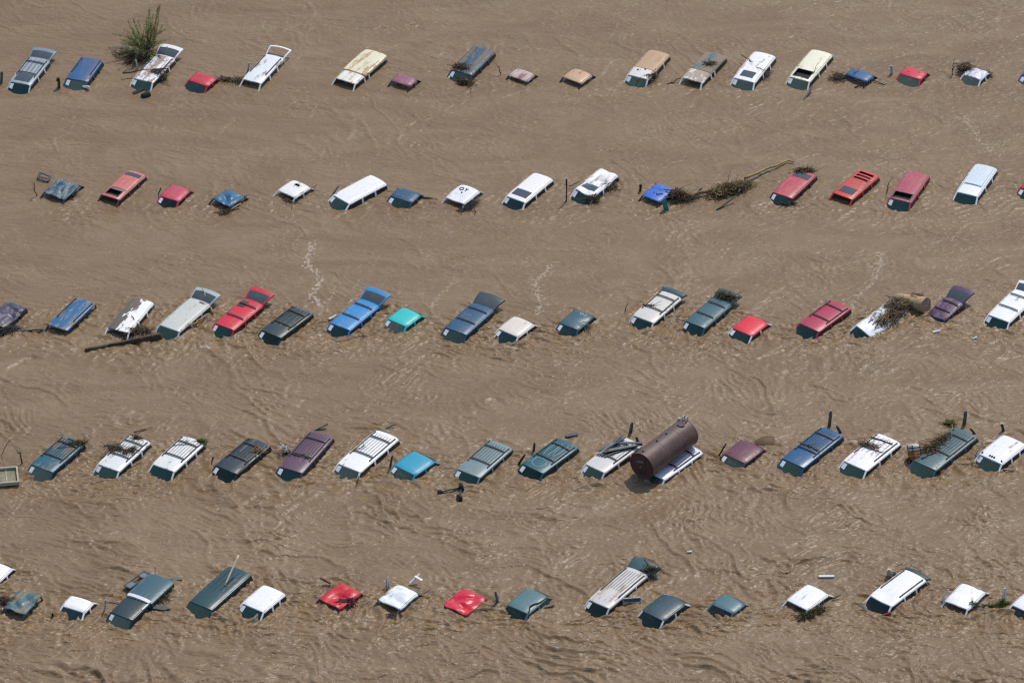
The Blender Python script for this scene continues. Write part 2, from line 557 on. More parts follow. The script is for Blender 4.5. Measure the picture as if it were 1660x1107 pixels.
    for wid, amt, pts in FOAM:
        px = np.array(pts)
        m = (X > px[:, 0].min() - 2.5) & (X < px[:, 0].max() + 2.5) & (Y > px[:, 1].min() - 2.5) & (Y < px[:, 1].max() + 2.5)
        line = 0
        for k in (1, -1):                                 # two wandering strands and the lace between them
            D = seg_dist(X[m] + 0.25 * w1[m] + k * 0.20 * v1[m] + 0.06 * n2[m], Y[m] + 0.25 * w2[m] + k * 0.22 * v2[m] + 0.06 * n1[m], pts)
            line = line + 0.34 * np.exp(-(D / 0.06) ** 2) * np.clip(0.6 + 1.6 * (v2[m] * k + 0.4 * n2[m]), 0, 1.2) + 0.27 * np.exp(-(D / (wid * 3.0)) ** 2) * np.clip(0.8 + 0.9 * n2[m], 0, 1.3)
        foam[m] = np.maximum(foam[m], 0.93 * amt * np.clip(line * (0.95 + 0.5 * n2[m]), 0, 0.7))
    fleck_glints = np.clip(0.15 + 1.3 * perlin(X / 1.6 + 77, Y / 1.2), 0, 1) * np.clip(0.35 + 1.2 * n1, 0, 1)  # pale flecks painted as sparse glints on the rough water
    foam = np.maximum(foam, fleck_glints * np.clip(0.10 + 0.70 * turb + 0.40 * st + 0.10 * near, 0, 0.62) * core)
    foam = np.maximum(foam, 0.55 * scum)
    ny, nx = X.shape
    me = bpy.data.meshes.new('flood_water')
    co = np.stack([X, Y, h], -1).reshape(-1, 3).astype(np.float32)
    me.vertices.add(len(co))
    me.vertices.foreach_set('co', co.ravel())
    idx = np.arange(nx * ny).reshape(ny, nx)
    q = np.stack([idx[:-1, :-1], idx[:-1, 1:], idx[1:, 1:], idx[1:, :-1]], -1).reshape(-1, 4).astype(np.int32)
    me.loops.add(q.size)
    me.loops.foreach_set('vertex_index', q.ravel())
    me.polygons.add(len(q))
    me.polygons.foreach_set('loop_start', np.arange(0, q.size, 4, dtype=np.int32))
    me.polygons.foreach_set('use_smooth', np.ones(len(q), dtype=bool))
    me.update(calc_edges=True)
    for nm, arr in (('foam', foam), ('boil', np.clip(turb * 0.5, 0, 0.55)), ('turb', np.clip(turb + 0.5 * near + st, 0, 1.5))):
        at = me.attributes.new(nm, 'FLOAT', 'POINT')
        at.data.foreach_set('value', arr.ravel().astype(np.float32))
    m, nt, b = mat_new('muddy_water')
    tc = N(nt, 'TexCoord')
    n = N(nt, 'TexNoise', Scale=0.22, Detail=8.0, Roughness=0.62, Distortion=1.4)
    mq = N(nt, 'Mapping')
    mq.inputs['Rotation'].default_value = (0, 0, 0.75)
    mq.inputs['Scale'].default_value = (0.6, 1.7, 1)
    nt.links.new(tc.outputs['Object'], mq.inputs[0])
    nt.links.new(mq.outputs[0], n.inputs['Vector'])
    n_b = N(nt, 'TexNoise', Scale=1.3, Detail=5.0, Roughness=0.6)
    nt.links.new(tc.outputs['Object'], n_b.inputs['Vector'])
    c1 = mix(nt, ramp(nt, n.outputs[0], 0.3, 0.7), lin((130, 107, 82), 0.80), lin((148, 126, 99), 0.80))
    c2 = mix(nt, ramp(nt, n_b.outputs[0], 0.40, 0.80), c1, lin((139, 114, 85), 0.80))
    tb0 = N(nt, 'Attribute', attribute_name='boil')
    bo = N(nt, 'Math', operation='MULTIPLY')
    nt.links.new(tb0.outputs['Fac'], bo.inputs[0])
    nt.links.new(ramp(nt, n_b.outputs[0], 0.40, 0.62), bo.inputs[1])
    c2 = mix(nt, bo.outputs[0], c2, lin((136, 108, 68), 0.86))
    fa = N(nt, 'Attribute', attribute_name='foam')  # foam mask, with the painted glint flecks in it
    tb = N(nt, 'Attribute', attribute_name='turb')
    fm = N(nt, 'Math', operation='MULTIPLY')
    fm.inputs[1].default_value = 0.62
    fx = N(nt, 'TexNoise', Scale=17.0, Detail=5.0, Roughness=0.75)
    nt.links.new(tc.outputs['Object'], fx.inputs['Vector'])
    fs = N(nt, 'Math', operation='ADD')
    nt.links.new(fa.outputs['Fac'], fs.inputs[0])
    nt.links.new(fx.outputs[0], fs.inputs[1])
    nt.links.new(ramp(nt, fs.outputs[0], 0.84, 1.28), fm.inputs[0])
    nt.links.new(mix(nt, fm.outputs[0], c2, lin((206, 196, 180), 0.9)), b.inputs['Base Color'])
    b.inputs['Specular IOR Level'].default_value = 0.26
    b.inputs['Roughness'].default_value = 0.34
    b.inputs['IOR'].default_value = 1.33
    f1 = N(nt, 'TexNoise', Scale=3.0, Detail=2.0, Roughness=0.5, Distortion=0.9)
    mp = N(nt, 'Mapping')
    mp.inputs['Rotation'].default_value = (0, 0, 0.55)
    mp.inputs['Scale'].default_value = (0.62, 1.45, 1)
    nt.links.new(tc.outputs['Object'], mp.inputs[0])
    nt.links.new(mp.outputs[0], f1.inputs['Vector'])
    pn = N(nt, 'TexNoise', Scale=0.35, Detail=3.0, Roughness=0.6)
    nt.links.new(tc.outputs['Object'], pn.inputs['Vector'])
    pr = N(nt, 'MapRange')
    pr.inputs['From Min'].default_value = 0.38
    pr.inputs['From Max'].default_value = 0.62
    pr.inputs['To Min'].default_value = 0.45
    pr.inputs['To Max'].default_value = 1.0
    nt.links.new(pn.outputs[0], pr.inputs['Value'])
    s1 = N(nt, 'MapRange')
    s1.inputs['From Max'].default_value = 1.2
    s1.inputs['To Min'].default_value = 0.55
    s1.inputs['To Max'].default_value = 0.95
    nt.links.new(tb.outputs['Fac'], s1.inputs['Value'])
    bp = N(nt, 'Bump', Distance=0.13)
    nt.links.new(f1.outputs[0], bp.inputs['Height'])
    sm_ = N(nt, 'Math', operation='MULTIPLY')
    nt.links.new(s1.outputs[0], sm_.inputs[0])
    nt.links.new(pr.outputs[0], sm_.inputs[1])
    nt.links.new(sm_.outputs[0], bp.inputs['Strength'])
    nt.links.new(bp.outputs[0], b.inputs['Normal'])
    me.materials.append(m)
    o = bpy.data.objects.new('water', me)
    col.objects.link(o)
    tag(o, 'brown silty flood water flowing between the rows of cars', 'water', kind='structure')
build_water()

# ------------------------------------------------------------------ one flooded vehicle: roof and glasshouse standing out of the water
SEAM = plain('seam_grey', (120, 120, 118), 0.6)
def build_car(key, label, t='w', c=(200, 200, 200), name=None, rk=0, rb=0, gate=None, ws='g', st=1, sr=None, rs=None, mud=0.25,
              mudc=(150, 122, 92), cr=0.0, z=None, pil=None, tilt=(0, 0), split=None, peel=None, side='ggg', rough=0.38, dent=(), rib_k=0.45, strips=None):
    cx, cy, hd, L, W = SPOT[key]
    seed = sum(ord(ch) * (i + 3) for i, ch in enumerate(key)) % 97
    rnd = random.Random(seed)
    z = z if z is not None else {'s': 0.30, 'w': 0.36, 'v': 0.36, 'p': 0.36}[t]
    name = name or {'s': 'sedan', 'w': 'station_wagon', 'v': 'van', 'p': 'pickup_truck'}[t]
    cat = {'s': 'car', 'w': 'car', 'v': 'van', 'p': 'pickup truck'}[t]
    row = {'a': 'farthest', 'b': 'second', 'c': 'middle', 'd': 'fourth', 'e': 'nearest'}[key[0]]
    root = thing(name, label, cat, (cx, cy, 0), math.radians(hd), 'flooded vehicles in the %s row' % row)
    root.rotation_euler = (math.radians(tilt[0]), math.radians(tilt[1]), math.radians(hd))
    mud = min(0.75, mud + {'a': 0.16, 'b': 0.15, 'c': 0.13, 'd': 0.12, 'e': 0.10}[key[0]])
    pm = paint(c, mud, mudc, rough, float(seed), peel)
    pm2 = paint(c, min(mud, 0.2), mudc, rough, float(seed))
    hw = W / 2
    wglass = WGLASS[(seed * 7 + len(key)) % len(WGLASS)]
    crown = 0.034 if t != 's' else 0.040
    folds = [(rnd.uniform(-0.3, 0.4) * L, rnd.uniform(-0.4, 0.4) * W, rnd.uniform(0, 3.14), cr * rnd.choice((1.0, 0.8, -0.7)), rnd.uniform(0.16, 0.34)) for _ in range(6)] if cr > 0.03 else []
    def crush(x, y):
        if not cr:
            return 0.0
        v = Vector((x * 0.85 + seed, y * 1.0, seed * 0.37))
        a = noise.noise(v)
        b2 = noise.noise(v * 2.1 + Vector((9, 3, 1)))
        q = -cr * 1.3 * (0.40 - abs(a) * 1.6 - 0.30 * abs(b2))
        for (fx, fy, fa, fd, fw) in folds:                # straight knife creases in the sheet
            d = abs(-(x - fx) * math.sin(fa) + (y - fy) * math.cos(fa))
            l = abs((x - fx) * math.cos(fa) + (y - fy) * math.sin(fa))
            q -= fd * max(0.0, 1 - d / fw) * max(0.0, 1 - l / 1.1)
        return q
    def roof_z(s, tt):
        zz = z + crown * (1 - tt * tt) - 0.035 * abs(tt) ** 6
        zz -= (0.06 if t != 's' else 0.07) * max(0, (s - 0.55) / 0.45) ** 2 * 0.6
        zz -= 0.05 * max(0, (-s - 0.6) / 0.4) ** 2 * 0.6
        x, y = s * L / 2, tt * hw
        for (ds, dt, dr, dd) in dent:
            r2 = ((s - ds) * L / 2) ** 2 + ((tt - dt) * hw) ** 2
            zz -= dd * math.exp(-r2 / (dr * dr))
        return zz + crush(x, y)
    def roof_p(s, tt, dz=0.0):
        bow = 0.05 * max(0, s) ** 6 * (1 - tt * tt) - 0.02 * max(0, -s) ** 6 * (1 - tt * tt)
        rnd_c = 1 - 0.030 * abs(s) ** 14 - 0.015 * max(0, s)
        x = s * L / 2 * (1 - 0.02 * abs(tt) ** 8) + bow
        y = tt * hw * rnd_c
        if cr:
            q = Vector((x * 1.1 + 5, y * 1.1 - seed, 2.0))
            x += cr * 0.5 * noise.noise(q) * abs(s) ** 2
            y += cr * 0.6 * noise.noise(q + Vector((7, 7, 7))) * abs(tt) ** 2
        return Vector((x, y, roof_z(s, tt) + dz))
    # ---- roof skin (with openings where the sunroof glass is gone)
    holes = [h for h in (sr, rs) if h and h[0] == 'open']
    def lines(n, extra):
        a = [-1 + 2 * i / n for i in range(n + 1)] + list(extra)
        a = sorted(a)
        o = [a[0]]
        for v in a[1:]:
            if v - o[-1] > 0.012:
                o.append(v)
        return o
    nf = 1.0 if cr < 0.03 else 2.0
    S = lines(int(18 * nf) if L > 2 else int(14 * nf), [v for h in holes for v in (h[1], h[2])])
    T = lines(int(12 * nf), [v for h in holes for v in (-h[3], h[3])])
    def skin(nm, s0, s1, mm, lift=0.0, grow=1.0):
        SS = [s for s in S if s0 + 0.01 < s < s1 - 0.01]
        SS = [s0] + SS + [s1]
        rows = []
        for s in SS:
            r = []
            for tt in T:
                p = roof_p(s, tt, lift)
                p.y *= grow
                r.append(p)
            rows.append(r)
        def skip(i, j):
            sm, tm = (SS[i] + SS[i + 1]) / 2, (T[j] + T[j + 1]) / 2
            return any(h[1] < sm < h[2] and abs(tm) < h[3] for h in holes)
        b = MB()
        b.grid(rows, skip)
        for sg, j in ((-1, 0), (1, -1)):                  # drip rails down both sides
            edge = [r[j] for r in rows]
            mid = [p + Vector((0, sg * 0.014, -0.016)) for p in edge]
            b.grid([edge, mid])
            b.grid([mid, [p + Vector((0, sg * 0.022, -0.045 - lift)) for p in mid]])
        for sg, i in ((-1, 0), (1, -1)):                  # folded lips at both ends
            b.grid([rows[i], [p + Vector((sg * 0.025, 0, -0.045 - lift)) for p in rows[i]]])
        return b.build(nm, mm, root, smooth=True)
    if split:
        fr, c2, lift, grow, nm2 = split
        sm = 1 - 2 * fr
        roof = skin('cab_roof', sm + 0.012, 1.0, pm)
        skin(nm2, -1.0, sm - 0.018, paint(c2, mud, mudc, rough, float(seed) + 1), lift, grow)
        b = MB()
        b.beam(roof_p(sm, -0.96, -0.06), roof_p(sm, 0.96, -0.06), 0.12, 0.06)
        b.build('cab_gap_bar', BLACK, root)  # black bar drawn in as the dark line of the gap
    else:
        roof = skin('roof', -1.0, 1.0, pm)
    for h in (sr, rs):
        if not h:
            continue
        if h[0] == 'open':
            b = MB()                                     # black box stands in for the shaded cabin under the missing glass
            d = -0.17
            c4 = [roof_p(h[1], -h[3]), roof_p(h[2], -h[3]), roof_p(h[2], h[3]), roof_p(h[1], h[3])]
            lo = [p + Vector((0, 0, d)) for p in c4]
            for i in range(4):
                j = (i + 1) % 4
                b.quad(c4[i], c4[j], lo[j], lo[i])
            b.quad(*lo)
            b.build('sunroof_dark_well', DARK, root)
        b = MB()
        if h[0] == 'glass':
            b.grid([[roof_p(h[1] + (h[2] - h[1]) * i / 4, -h[3] + 2 * h[3] * j / 6, 0.012) for j in range(7)] for i in range(5)])
            b.build('sunroof_glass', GLASS_G, root, True)
        else:
            for a_, b_ in (((h[1], -h[3]), (h[1], h[3])), ((h[2], -h[3]), (h[2], h[3])), ((h[1], -h[3]), (h[2], -h[3])), ((h[1], h[3]), (h[2], h[3]))):
                b.beam(roof_p(*a_, 0.01), roof_p(*b_, 0.01), 0.05, 0.025)
            b.build('sunroof_frame', BLACK if sr is h else pm2, root)
    # ---- windscreen, rear glass, pillars and side glass
    rake = {'s': 1.5, 'w': 1.25, 'v': 1.3, 'p': 1.1}[t]
    back = {'s': 1.35, 'w': 0.35, 'v': 0.25, 'p': 0.3}[t]
    under = 0.12
    flare = 0.24
    pmat = plain('bare_pillar', pil, 0.5) if pil else pm2
    def front(tt, v, off=0.0):
        p = roof_p(1.0, tt * 0.97, -0.03)
        drop = (p.z + under) * v
        return Vector((p.x + drop * rake + 0.20 * v * (1 - tt * tt) + off * 0.6, p.y * (1 + 0.13 * v), p.z - drop + off * 0.8))
    def rear(tt, v):
        p = roof_p(-1.0, tt * 0.95, -0.03)
        drop = (p.z + under) * v
        return Vector((p.x - drop * back - 0.05 * v * (1 - tt * tt), p.y * (1 + 0.10 * v), p.z - drop))
    if ws == 'g':
        b = MB()
        b.grid([[front(-0.95 + 1.9 * j / 10, i / 6) for j in range(11)] for i in range(7)])
        w = b.build('windshield', wglass, root, True)
        for i in range(st):
            b = MB()
            t0, t1, v0, v1 = (-0.90, -0.54, 0.10, 0.52) if i == 0 else (-0.94, -0.76, 0.55, 0.74)
            b.grid([[front(t0 + (t1 - t0) * j / 2, v0 + (v1 - v0) * k / 2, 0.012) for j in range(3)] for k in range(3)])
            b.build('paper_sticker', PAPER, w)
    b = MB()
    b.grid([[rear(-0.94 + 1.88 * j / 8, i / 4) for j in range(9)] for i in range(5)])
    if not gate and ws != 'o':
        b.build('rear_window', GLASS_T, root, True)
    for sg in (-1, 1):
        b = MB()
        b.beam(front(sg, -0.02), front(sg, 1.0), 0.085, 0.05)
        b.build('windshield_pillar', pmat, root)
        b = MB()
        b.beam(rear(sg, 0.0), rear(sg, 1.0), 0.11 if t != 's' else 0.2, 0.05)
        b.build('rear_pillar', pmat, root)
        stations = {'s': [1.0, 0.02, -1.0], 'w': [1.0, 0.30, -0.38, -1.0], 'v': [1.0, 0.35, -0.35, -1.0], 'p': [1.0, 0.35, -1.0]}[t]
        if split and t == 'p':
            stations = [1.0, 1 - 2 * split[0] + 0.03, 1 - 2 * split[0] - 0.25, -0.92]
        def top(s):
            p = roof_p(s, sg * 1.0)
            return p + Vector((0, sg * 0.025, -0.07))
        def bot(s):
            p = top(s)
            d = p.z + under
            dx = d * rake if s > 0.99 else (-d * back if s < -0.99 else 0)
            return Vector((p.x + dx, p.y + sg * d * flare, -under))
        for i, s in enumerate(stations[1:-1]):
            b = MB()
            b.beam(top(s) + Vector((0, 0, 0.02)), bot(s), 0.045, 0.11, up=(1, 0, 0))
            b.build('door_pillar', pmat, root)
        for i in range(len(stations) - 1):
            if side[min(i, len(side) - 1)] == 'o':
                continue
            a, d = stations[i], stations[i + 1]
            b = MB()
            ins = Vector((0, -sg * 0.012, 0))
            n = 4
            b.grid([[(top(d + (a - d) * j / n) * (1 - k / 2) + (bot(d) * (1 - j / n) + bot(a) * (j / n)) * (k / 2)) + ins for j in range(n + 1)] for k in range(3)])
            b.build('side_window', GLASS_T, root, True)
    if rk not in (1, 2):
        for sg in (-1, 1):                                # pressed drip channel along each roof side
            b = MB()
            ss = [0.94 - 1.88 * i / 10 for i in range(11)]
            for a, d in zip(ss[:-1], ss[1:]):
                b.beam(roof_p(a, sg * 0.93, 0.0), roof_p(d, sg * 0.93, 0.0), 0.022, 0.012)
            b.build('roof_seam', BLACK if min(c) < 200 else SEAM, root)
    # ---- roof rack, ribs
    if rk in (1, 2):
        for sg in (-1, 1):
            b = MB()
            ss = [0.42 - 1.3 * i / 10 for i in range(11)]
            for a, d in zip(ss[:-1], ss[1:]):
                b.beam(roof_p(a, sg * 0.84, 0.045), roof_p(d, sg * 0.84, 0.045), 0.045, 0.03)
            for s in (0.42, -0.23, -0.88):
                b.beam(roof_p(s, sg * 0.84, -0.01), roof_p(s, sg * 0.84, 0.05), 0.05, 0.10, up=(1, 0, 0))
            b.build('roof_rail', BLACK, root)
    if rk in (2, 3):
        for s in (0.26, -0.62):
            b = MB()
            ts = [-0.84 + 1.68 * i / 8 for i in range(9)]
            for a, d in zip(ts[:-1], ts[1:]):
                b.beam(roof_p(s, a, 0.06), roof_p(s, d, 0.06), 0.075, 0.03)
            b.build('rack_crossbar', BLACK, root)
    if rb:
        rc = plain('rib_shade', tuple(int(v * (rib_k ** 0.45)) for v in c), 0.6)  # paint colour darkened so the ribs carry the shading of the grooves
        for i in range(rb):
            tt = -0.58 + 1.16 * i / (rb - 1)
            b = MB()
            ss = [0.20 - 1.05 * k / 7 for k in range(8)]
            for a, d in zip(ss[:-1], ss[1:]):
                b.beam(roof_p(a, tt, 0.006), roof_p(d, tt, 0.006), 0.032, 0.02)
            b.build('roof_rib', rc, root)
    # ---- tailgate standing open behind the roof
    if gate:
        gl, rise, gc, gk = gate
        gl, rise = gl * 1.12, rise * 1.5
        g = thing_part('tailgate', root)
        tipm = paint(gc, min(mud, 0.2), mudc, rough, float(seed) + 2) if gc else pm2
        r0 = [roof_p(-1.0, tt, 0.0) for tt in (-0.98, 0.98)]
        def gp(u, tt, dz=0.0):
            base = r0[0] * (1 - (tt + 1) / 2) + r0[1] * ((tt + 1) / 2)
            x = base.x - 0.03 - u * gl - 0.07 * (1 - tt * tt) * u
            return Vector((x, base.y * (1 + 0.20 * u), base.z - 0.02 + u * rise + 0.045 * (1 - tt * tt) - 0.10 * u ** 3 + dz))
        tl = [-1 + 2 * i / 8 for i in range(9)]
        if gk == 'glass':
            b = MB()
            b.grid([[gp(0.08 + 0.62 * i / 5, tt * 0.93) for tt in tl] for i in range(6)])
            b.build('tailgate_glass', GLASS_G, g, True)
        b = MB()
        for sg in (-1, 1):
            b.grid([[gp(i / 8, sg * (0.90 + 0.10 * k), 0.006) for k in range(2)] + [gp(i / 8, sg * 1.01, -0.06)] for i in range(9)])
        if gk != 'frame':
            g0 = 0.09 if gk == 'solid' else 0.70
            b.grid([[gp(g0 + (1 - g0) * i / 4, tt, 0.004) for tt in tl] for i in range(5)])
        else:
            b.grid([[gp(0.86 + 0.14 * i / 2, tt, 0.004) for tt in tl] for i in range(3)])
        b.grid([[gp(1.0, tt, 0.004) for tt in tl], [gp(1.02, tt, -0.10) for tt in tl]])
        b.grid([[gp(0.0, tt, 0.004) for tt in tl], [gp(0.09, tt, 0.004) for tt in tl]])
        b.build('tailgate_shell', tipm, g, True)
    root['_'] = 0
    del root['_']
    return root, roof_p, front

def thing_part(name, parent):
    o = bpy.data.objects.new(name, None)
    o.empty_display_size = 0.1
    col.objects.link(o)
    o.parent = parent
    return o

def mark(root, pts, r, m, name='spray_mark'):
    b = MB()
    b.tube(pts, r, 6)
    return b.build(name, m, root)

# ------------------------------------------------------------------ the vehicles, row by row (far to near, left to right)
WHT = (232, 234, 236); CRM = (232, 224, 200); SIL = (176, 182, 184); NAVY = (38, 58, 92); SLATE = (62, 78, 90); TEAL = (34, 84, 106)
RED = (196, 34, 50); MAR = (150, 46, 66); PINK = (196, 92, 96); PURP = (86, 62, 84); BLUE = (46, 92, 150); TAN = (186, 150, 112)
SPLIT_MUD = (176, 146, 110)
CAR = {}
def car(key, label, **k):
    CAR[key] = build_car(key, label, **k)

car('a1', 'silver blue wagon with raised tailgate and roof bars at far left', c=(150, 164, 174), rk=2, rb=4, gate=(0.80, 0.16, (120, 140, 152), 'glass'), sr=('glass', 0.35, 0.86, 0.72), mud=0.3, pil=(214, 220, 222))
car('a2', 'blue van with rust brown streak on roof, beside the leafy uprooted shrub', t='v', c=(38, 88, 142), rk=1, mud=0.26, mudc=(140, 88, 62))
car('a3', 'white wagon with raised tailgate and branch across roof, below the leafy shrub', c=WHT, rk=1, gate=(0.85, 0.20, WHT, 'glass'), rb=4, mud=0.35, mudc=(150, 110, 70))
car('a4', 'small red sedan roof, only red car in the left half of the farthest row', t='s', c=(196, 40, 62), st=0, mud=0.15)
car('a5', 'stripped white wagon with empty windshield and open tailgate frame', c=(226, 232, 234), rk=1, gate=(0.80, 0.16, WHT, 'frame'), ws='o', mud=0.2, cr=0.02, side='ooo')
car('a6', 'cream pickup with white cab and long cream camper shell with rusty streaks', t='p', c=(236, 232, 222), split=(0.27, (228, 220, 190), 0.06, 1.06, 'camper_shell'), ws='o', mud=0.34, mudc=(186, 150, 100), st=0, side='gog')
car('a7', 'faded purple sedan with missing windshield beside the cream pickup', t='s', c=(146, 88, 112), ws='o', mud=0.35, mudc=(170, 130, 128), pil=(40, 32, 34), side='ooo')
car('a8', 'dark blue van with mud smeared roof and tilted green windshield', t='v', c=(52, 78, 104), rk=0, mud=0.38, mudc=(148, 124, 100), z=0.36, st=2)
car('a9', 'rusty low sedan roof with white paint patches in the farthest row', t='s', c=(150, 100, 92), ws='o', mud=0.6, mudc=(214, 200, 196), z=0.22, pil=(40, 30, 30), side='ooo')
car('a10', 'tan sedan roof with empty windows and black pillars', t='s', c=(202, 164, 132), ws='o', mud=0.2, pil=(34, 30, 28), side='ooo')
car('a11', 'white van with tan mud covered roof and branches along its side', t='v', c=(222, 218, 214), split=(0.30, (190, 158, 122), 0.0, 1.0, 'muddy_roof_panel'), mud=0.3, mudc=(196, 164, 126))
car('a12', 'wagon with white front roof and silt covered blue rear roof', t='p', c=(234, 232, 232), split=(0.34, (88, 104, 116), 0.0, 1.0, 'rear_roof'), ws='o', mud=0.62, mudc=(164, 140, 112), st=0, name='station_wagon', side='oog')
car('a13', 'white wagon with tan sunroof and thin branches on its rear roof', c=(240, 240, 236), sr=('glass', 0.42, 0.82, 0.58), mud=0.12, st=1)
car('a14', 'cream wagon with open dark sunroof at the front of its roof', c=(238, 234, 206), sr=('open', 0.42, 0.90, 0.72), mud=0.15, st=1)
car('a15', 'blue sedan roof with black stripe and branches around it', t='s', c=(48, 92, 148), ws='o', mud=0.2, pil=(24, 26, 30), side='ooo')
car('a16', 'small red sedan in the farthest row between blue sedan and white wreck', t='s', c=(208, 48, 70), st=0, mud=0.15)
car('a17', 'crumpled white sedan tangled with dark sticks at right of the farthest row', t='s', c=(226, 226, 236), cr=0.06, mud=0.25, st=0)
car('a18', 'blue car cut off by the right edge in the farthest row', t='s', c=(56, 84, 168), mud=0.15)

car('b1', 'crushed dark blue sedan at the left end of the second row', t='s', c=(50, 82, 102), cr=0.07, ws='o', mud=0.4, mudc=(150, 160, 160), pil=(44, 60, 74), side='ooo')
car('b2', 'salmon red wagon with open dark sunroof and dark rear slot', c=(200, 106, 100), sr=('open', 0.52, 0.88, 0.68), rs=('glass', -0.86, -0.62, 0.80), mud=0.3, mudc=(204, 150, 140), ws='o', st=0, pil=(120, 60, 58))
car('b3', 'pink red sedan roof beside the salmon wagon', t='s', c=(200, 62, 88), mud=0.2, st=1)
car('b4', 'crumpled blue sedan roof with a plank leaning in front', t='s', c=(44, 96, 138), cr=0.07, ws='o', mud=0.15, pil=(24, 32, 40), st=0, side='ooo')
car('b5', 'white sedan roof with dark oval hole in the second row', t='s', c=(236, 236, 230), rs=('open', -0.66, -0.28, 0.30), ws='o', mud=0.12, st=0, side='ooo', pil=(200, 202, 204))
car('b6', 'long white van standing left of the blue sedan in the second row', t='v', c=(240, 240, 240), mud=0.08, st=1)
car('b7', 'blue sedan between the long white van and the white wreck', t='s', c=(42, 82, 116), mud=0.2, st=1)
car('b8', 'dented white sedan with black spray marks and torn side', t='s', c=(232, 234, 238), cr=0.03, dent=((0.6, -0.1, 0.4, 0.09),), ws='o', mud=0.15, st=0, side='ooo', pil=(196, 200, 204))
car('b9', 'white wagon with dark sunroof and clean rear roof in the second row', c=(240, 238, 236), sr=('glass', 0.34, 0.80, 0.74), mud=0.06, st=1)
car('b10', 'crushed white wagon with torn rear roof and dark sunroof', c=(238, 238, 238), sr=('glass', 0.25, 0.72, 0.70), cr=0.09, mud=0.15, st=1)
car('b11', 'bright blue sedan with dark squiggle beside the brush pile', t='s', c=(58, 104, 204), ws='o', mud=0.15, mudc=(140, 160, 200), pil=(24, 28, 40), side='ooo', st=0)
car('b12', 'faded red wagon with brush caught on its rear, end of the long pole', c=(186, 66, 82), mud=0.4, mudc=(206, 120, 110), rs=('glass', -0.80, -0.42, 0.80), st=1, pil=(60, 40, 44))
car('b13', 'red wagon with grey sunroof and open slots at the rear', c=(208, 62, 62), sr=('glass', 0.38, 0.80, 0.68), rs=('open', -0.90, -0.30, 0.72), ws='o', mud=0.25, st=0)
car('b14', 'maroon van with open dark front sunroof in the second row', t='v', c=(172, 74, 90), sr=('open', 0.52, 0.92, 0.80), mud=0.35, mudc=(190, 120, 116), st=1)
car('b15', 'white wagon with raised pale blue roof panel near the right edge', c=(234, 240, 246), mud=0.08, st=0, ws='g')
car('b16', 'red car cut off by the right edge in the second row', t='s', c=(186, 40, 60), mud=0.15, st=1)

car('c1', 'crumpled dark purple wagon cut off at left of the middle row', c=(70, 66, 84), cr=0.07, mud=0.35, mudc=(160, 156, 164), ws='o', st=0, pil=(40, 40, 46))
car('c2', 'blue van with tan mud scrapes and missing windshield', t='v', c=(40, 98, 150), rk=1, mud=0.30, mudc=(176, 146, 110), ws='o', st=0, pil=(30, 44, 60), side='ooo')
car('c3', 'white wagon with grey stripped roof above the long dark log', c=(240, 240, 238), rk=0, mud=0.15, peel=((104, 96, 82), 0.52), ws='o', st=0, cr=0.02, side='ooo')
car('c4', 'long pale silver wagon with raised tailgate and pale branch beside it', c=(200, 202, 194), gate=(0.80, 0.20, (168, 186, 186), 'glass'), mud=0.15, st=0, rb=0)
car('c5', 'red wagon with raised tailgate and black panel on its roof', c=(208, 36, 58), rk=3, gate=(0.85, 0.22, None, 'glass'), mud=0.1, st=1)
car('c6', 'dark slate wagon between the red and the bright blue tailgate wagons', c=(42, 58, 66), rk=2, rb=4, mud=0.24, mudc=(150, 136, 110), st=1)
car('c7', 'bright blue wagon with raised tailgate in the middle row', c=(48, 136, 206), rk=3, gate=(0.85, 0.24, None, 'glass'), mud=0.22, mudc=(140, 150, 156), st=1)
car('c8', 'turquoise sedan in the middle row beside the bright blue wagon', t='s', c=(36, 190, 196), mud=0.08, st=1)
car('c9', 'navy wagon with raised muddy tailgate and two roof bars', c=(38, 82, 122), rk=3, gate=(0.85, 0.18, (56, 64, 74), 'glass'), mud=0.12, st=1)
car('c10', 'cream sedan between the navy wagon and the dark teal sedan', t='s', c=(224, 214, 200), mud=0.06, st=2)
car('c11', 'dark teal sedan with white chalk mark and broken side', t='s', c=(56, 88, 104), mud=0.12, st=1, dent=((0.1, 0.9, 0.3, 0.05),))
car('c12', 'pale beige wagon with roof bars and dark tailgate top', c=(214, 210, 202), rk=2, gate=(0.35, 0.10, (52, 76, 88), 'solid'), mud=0.12, st=1)
car('c13', 'slate blue wagon with twigs piled on its raised tailgate', c=(62, 94, 110), rk=3, gate=(0.75, 0.16, (56, 70, 76), 'glass'), mud=0.12, st=1)
car('c14', 'bright red sedan with white door pillar in the middle row', t='s', c=(222, 34, 58), mud=0.05, st=1, pil=(230, 226, 228))
car('c15', 'crimson wagon with two roof bars and rails in the middle row', c=(176, 42, 76), rk=2, mud=0.12, st=0)
car('c16', 'half sunk white car under a tangle of branches beside the sawn log', c=(228, 232, 236), mud=0.3, st=0, cr=0.04, z=0.24, tilt=(-15, 0))
car('c17', 'half sunk purple wagon with raised teal tailgate behind the sawn log', c=(88, 60, 86), gate=(0.85, 0.16, (92, 62, 92), 'glass'), mud=0.35, mudc=(150, 130, 140), z=0.27, rk=3, st=0, tilt=(4, 8))
car('c18', 'white wagon with roof bar and broken windshield at right of middle row', c=(240, 242, 240), rk=3, gate=(0.7, 0.18, WHT, 'glass'), mud=0.08, st=1)

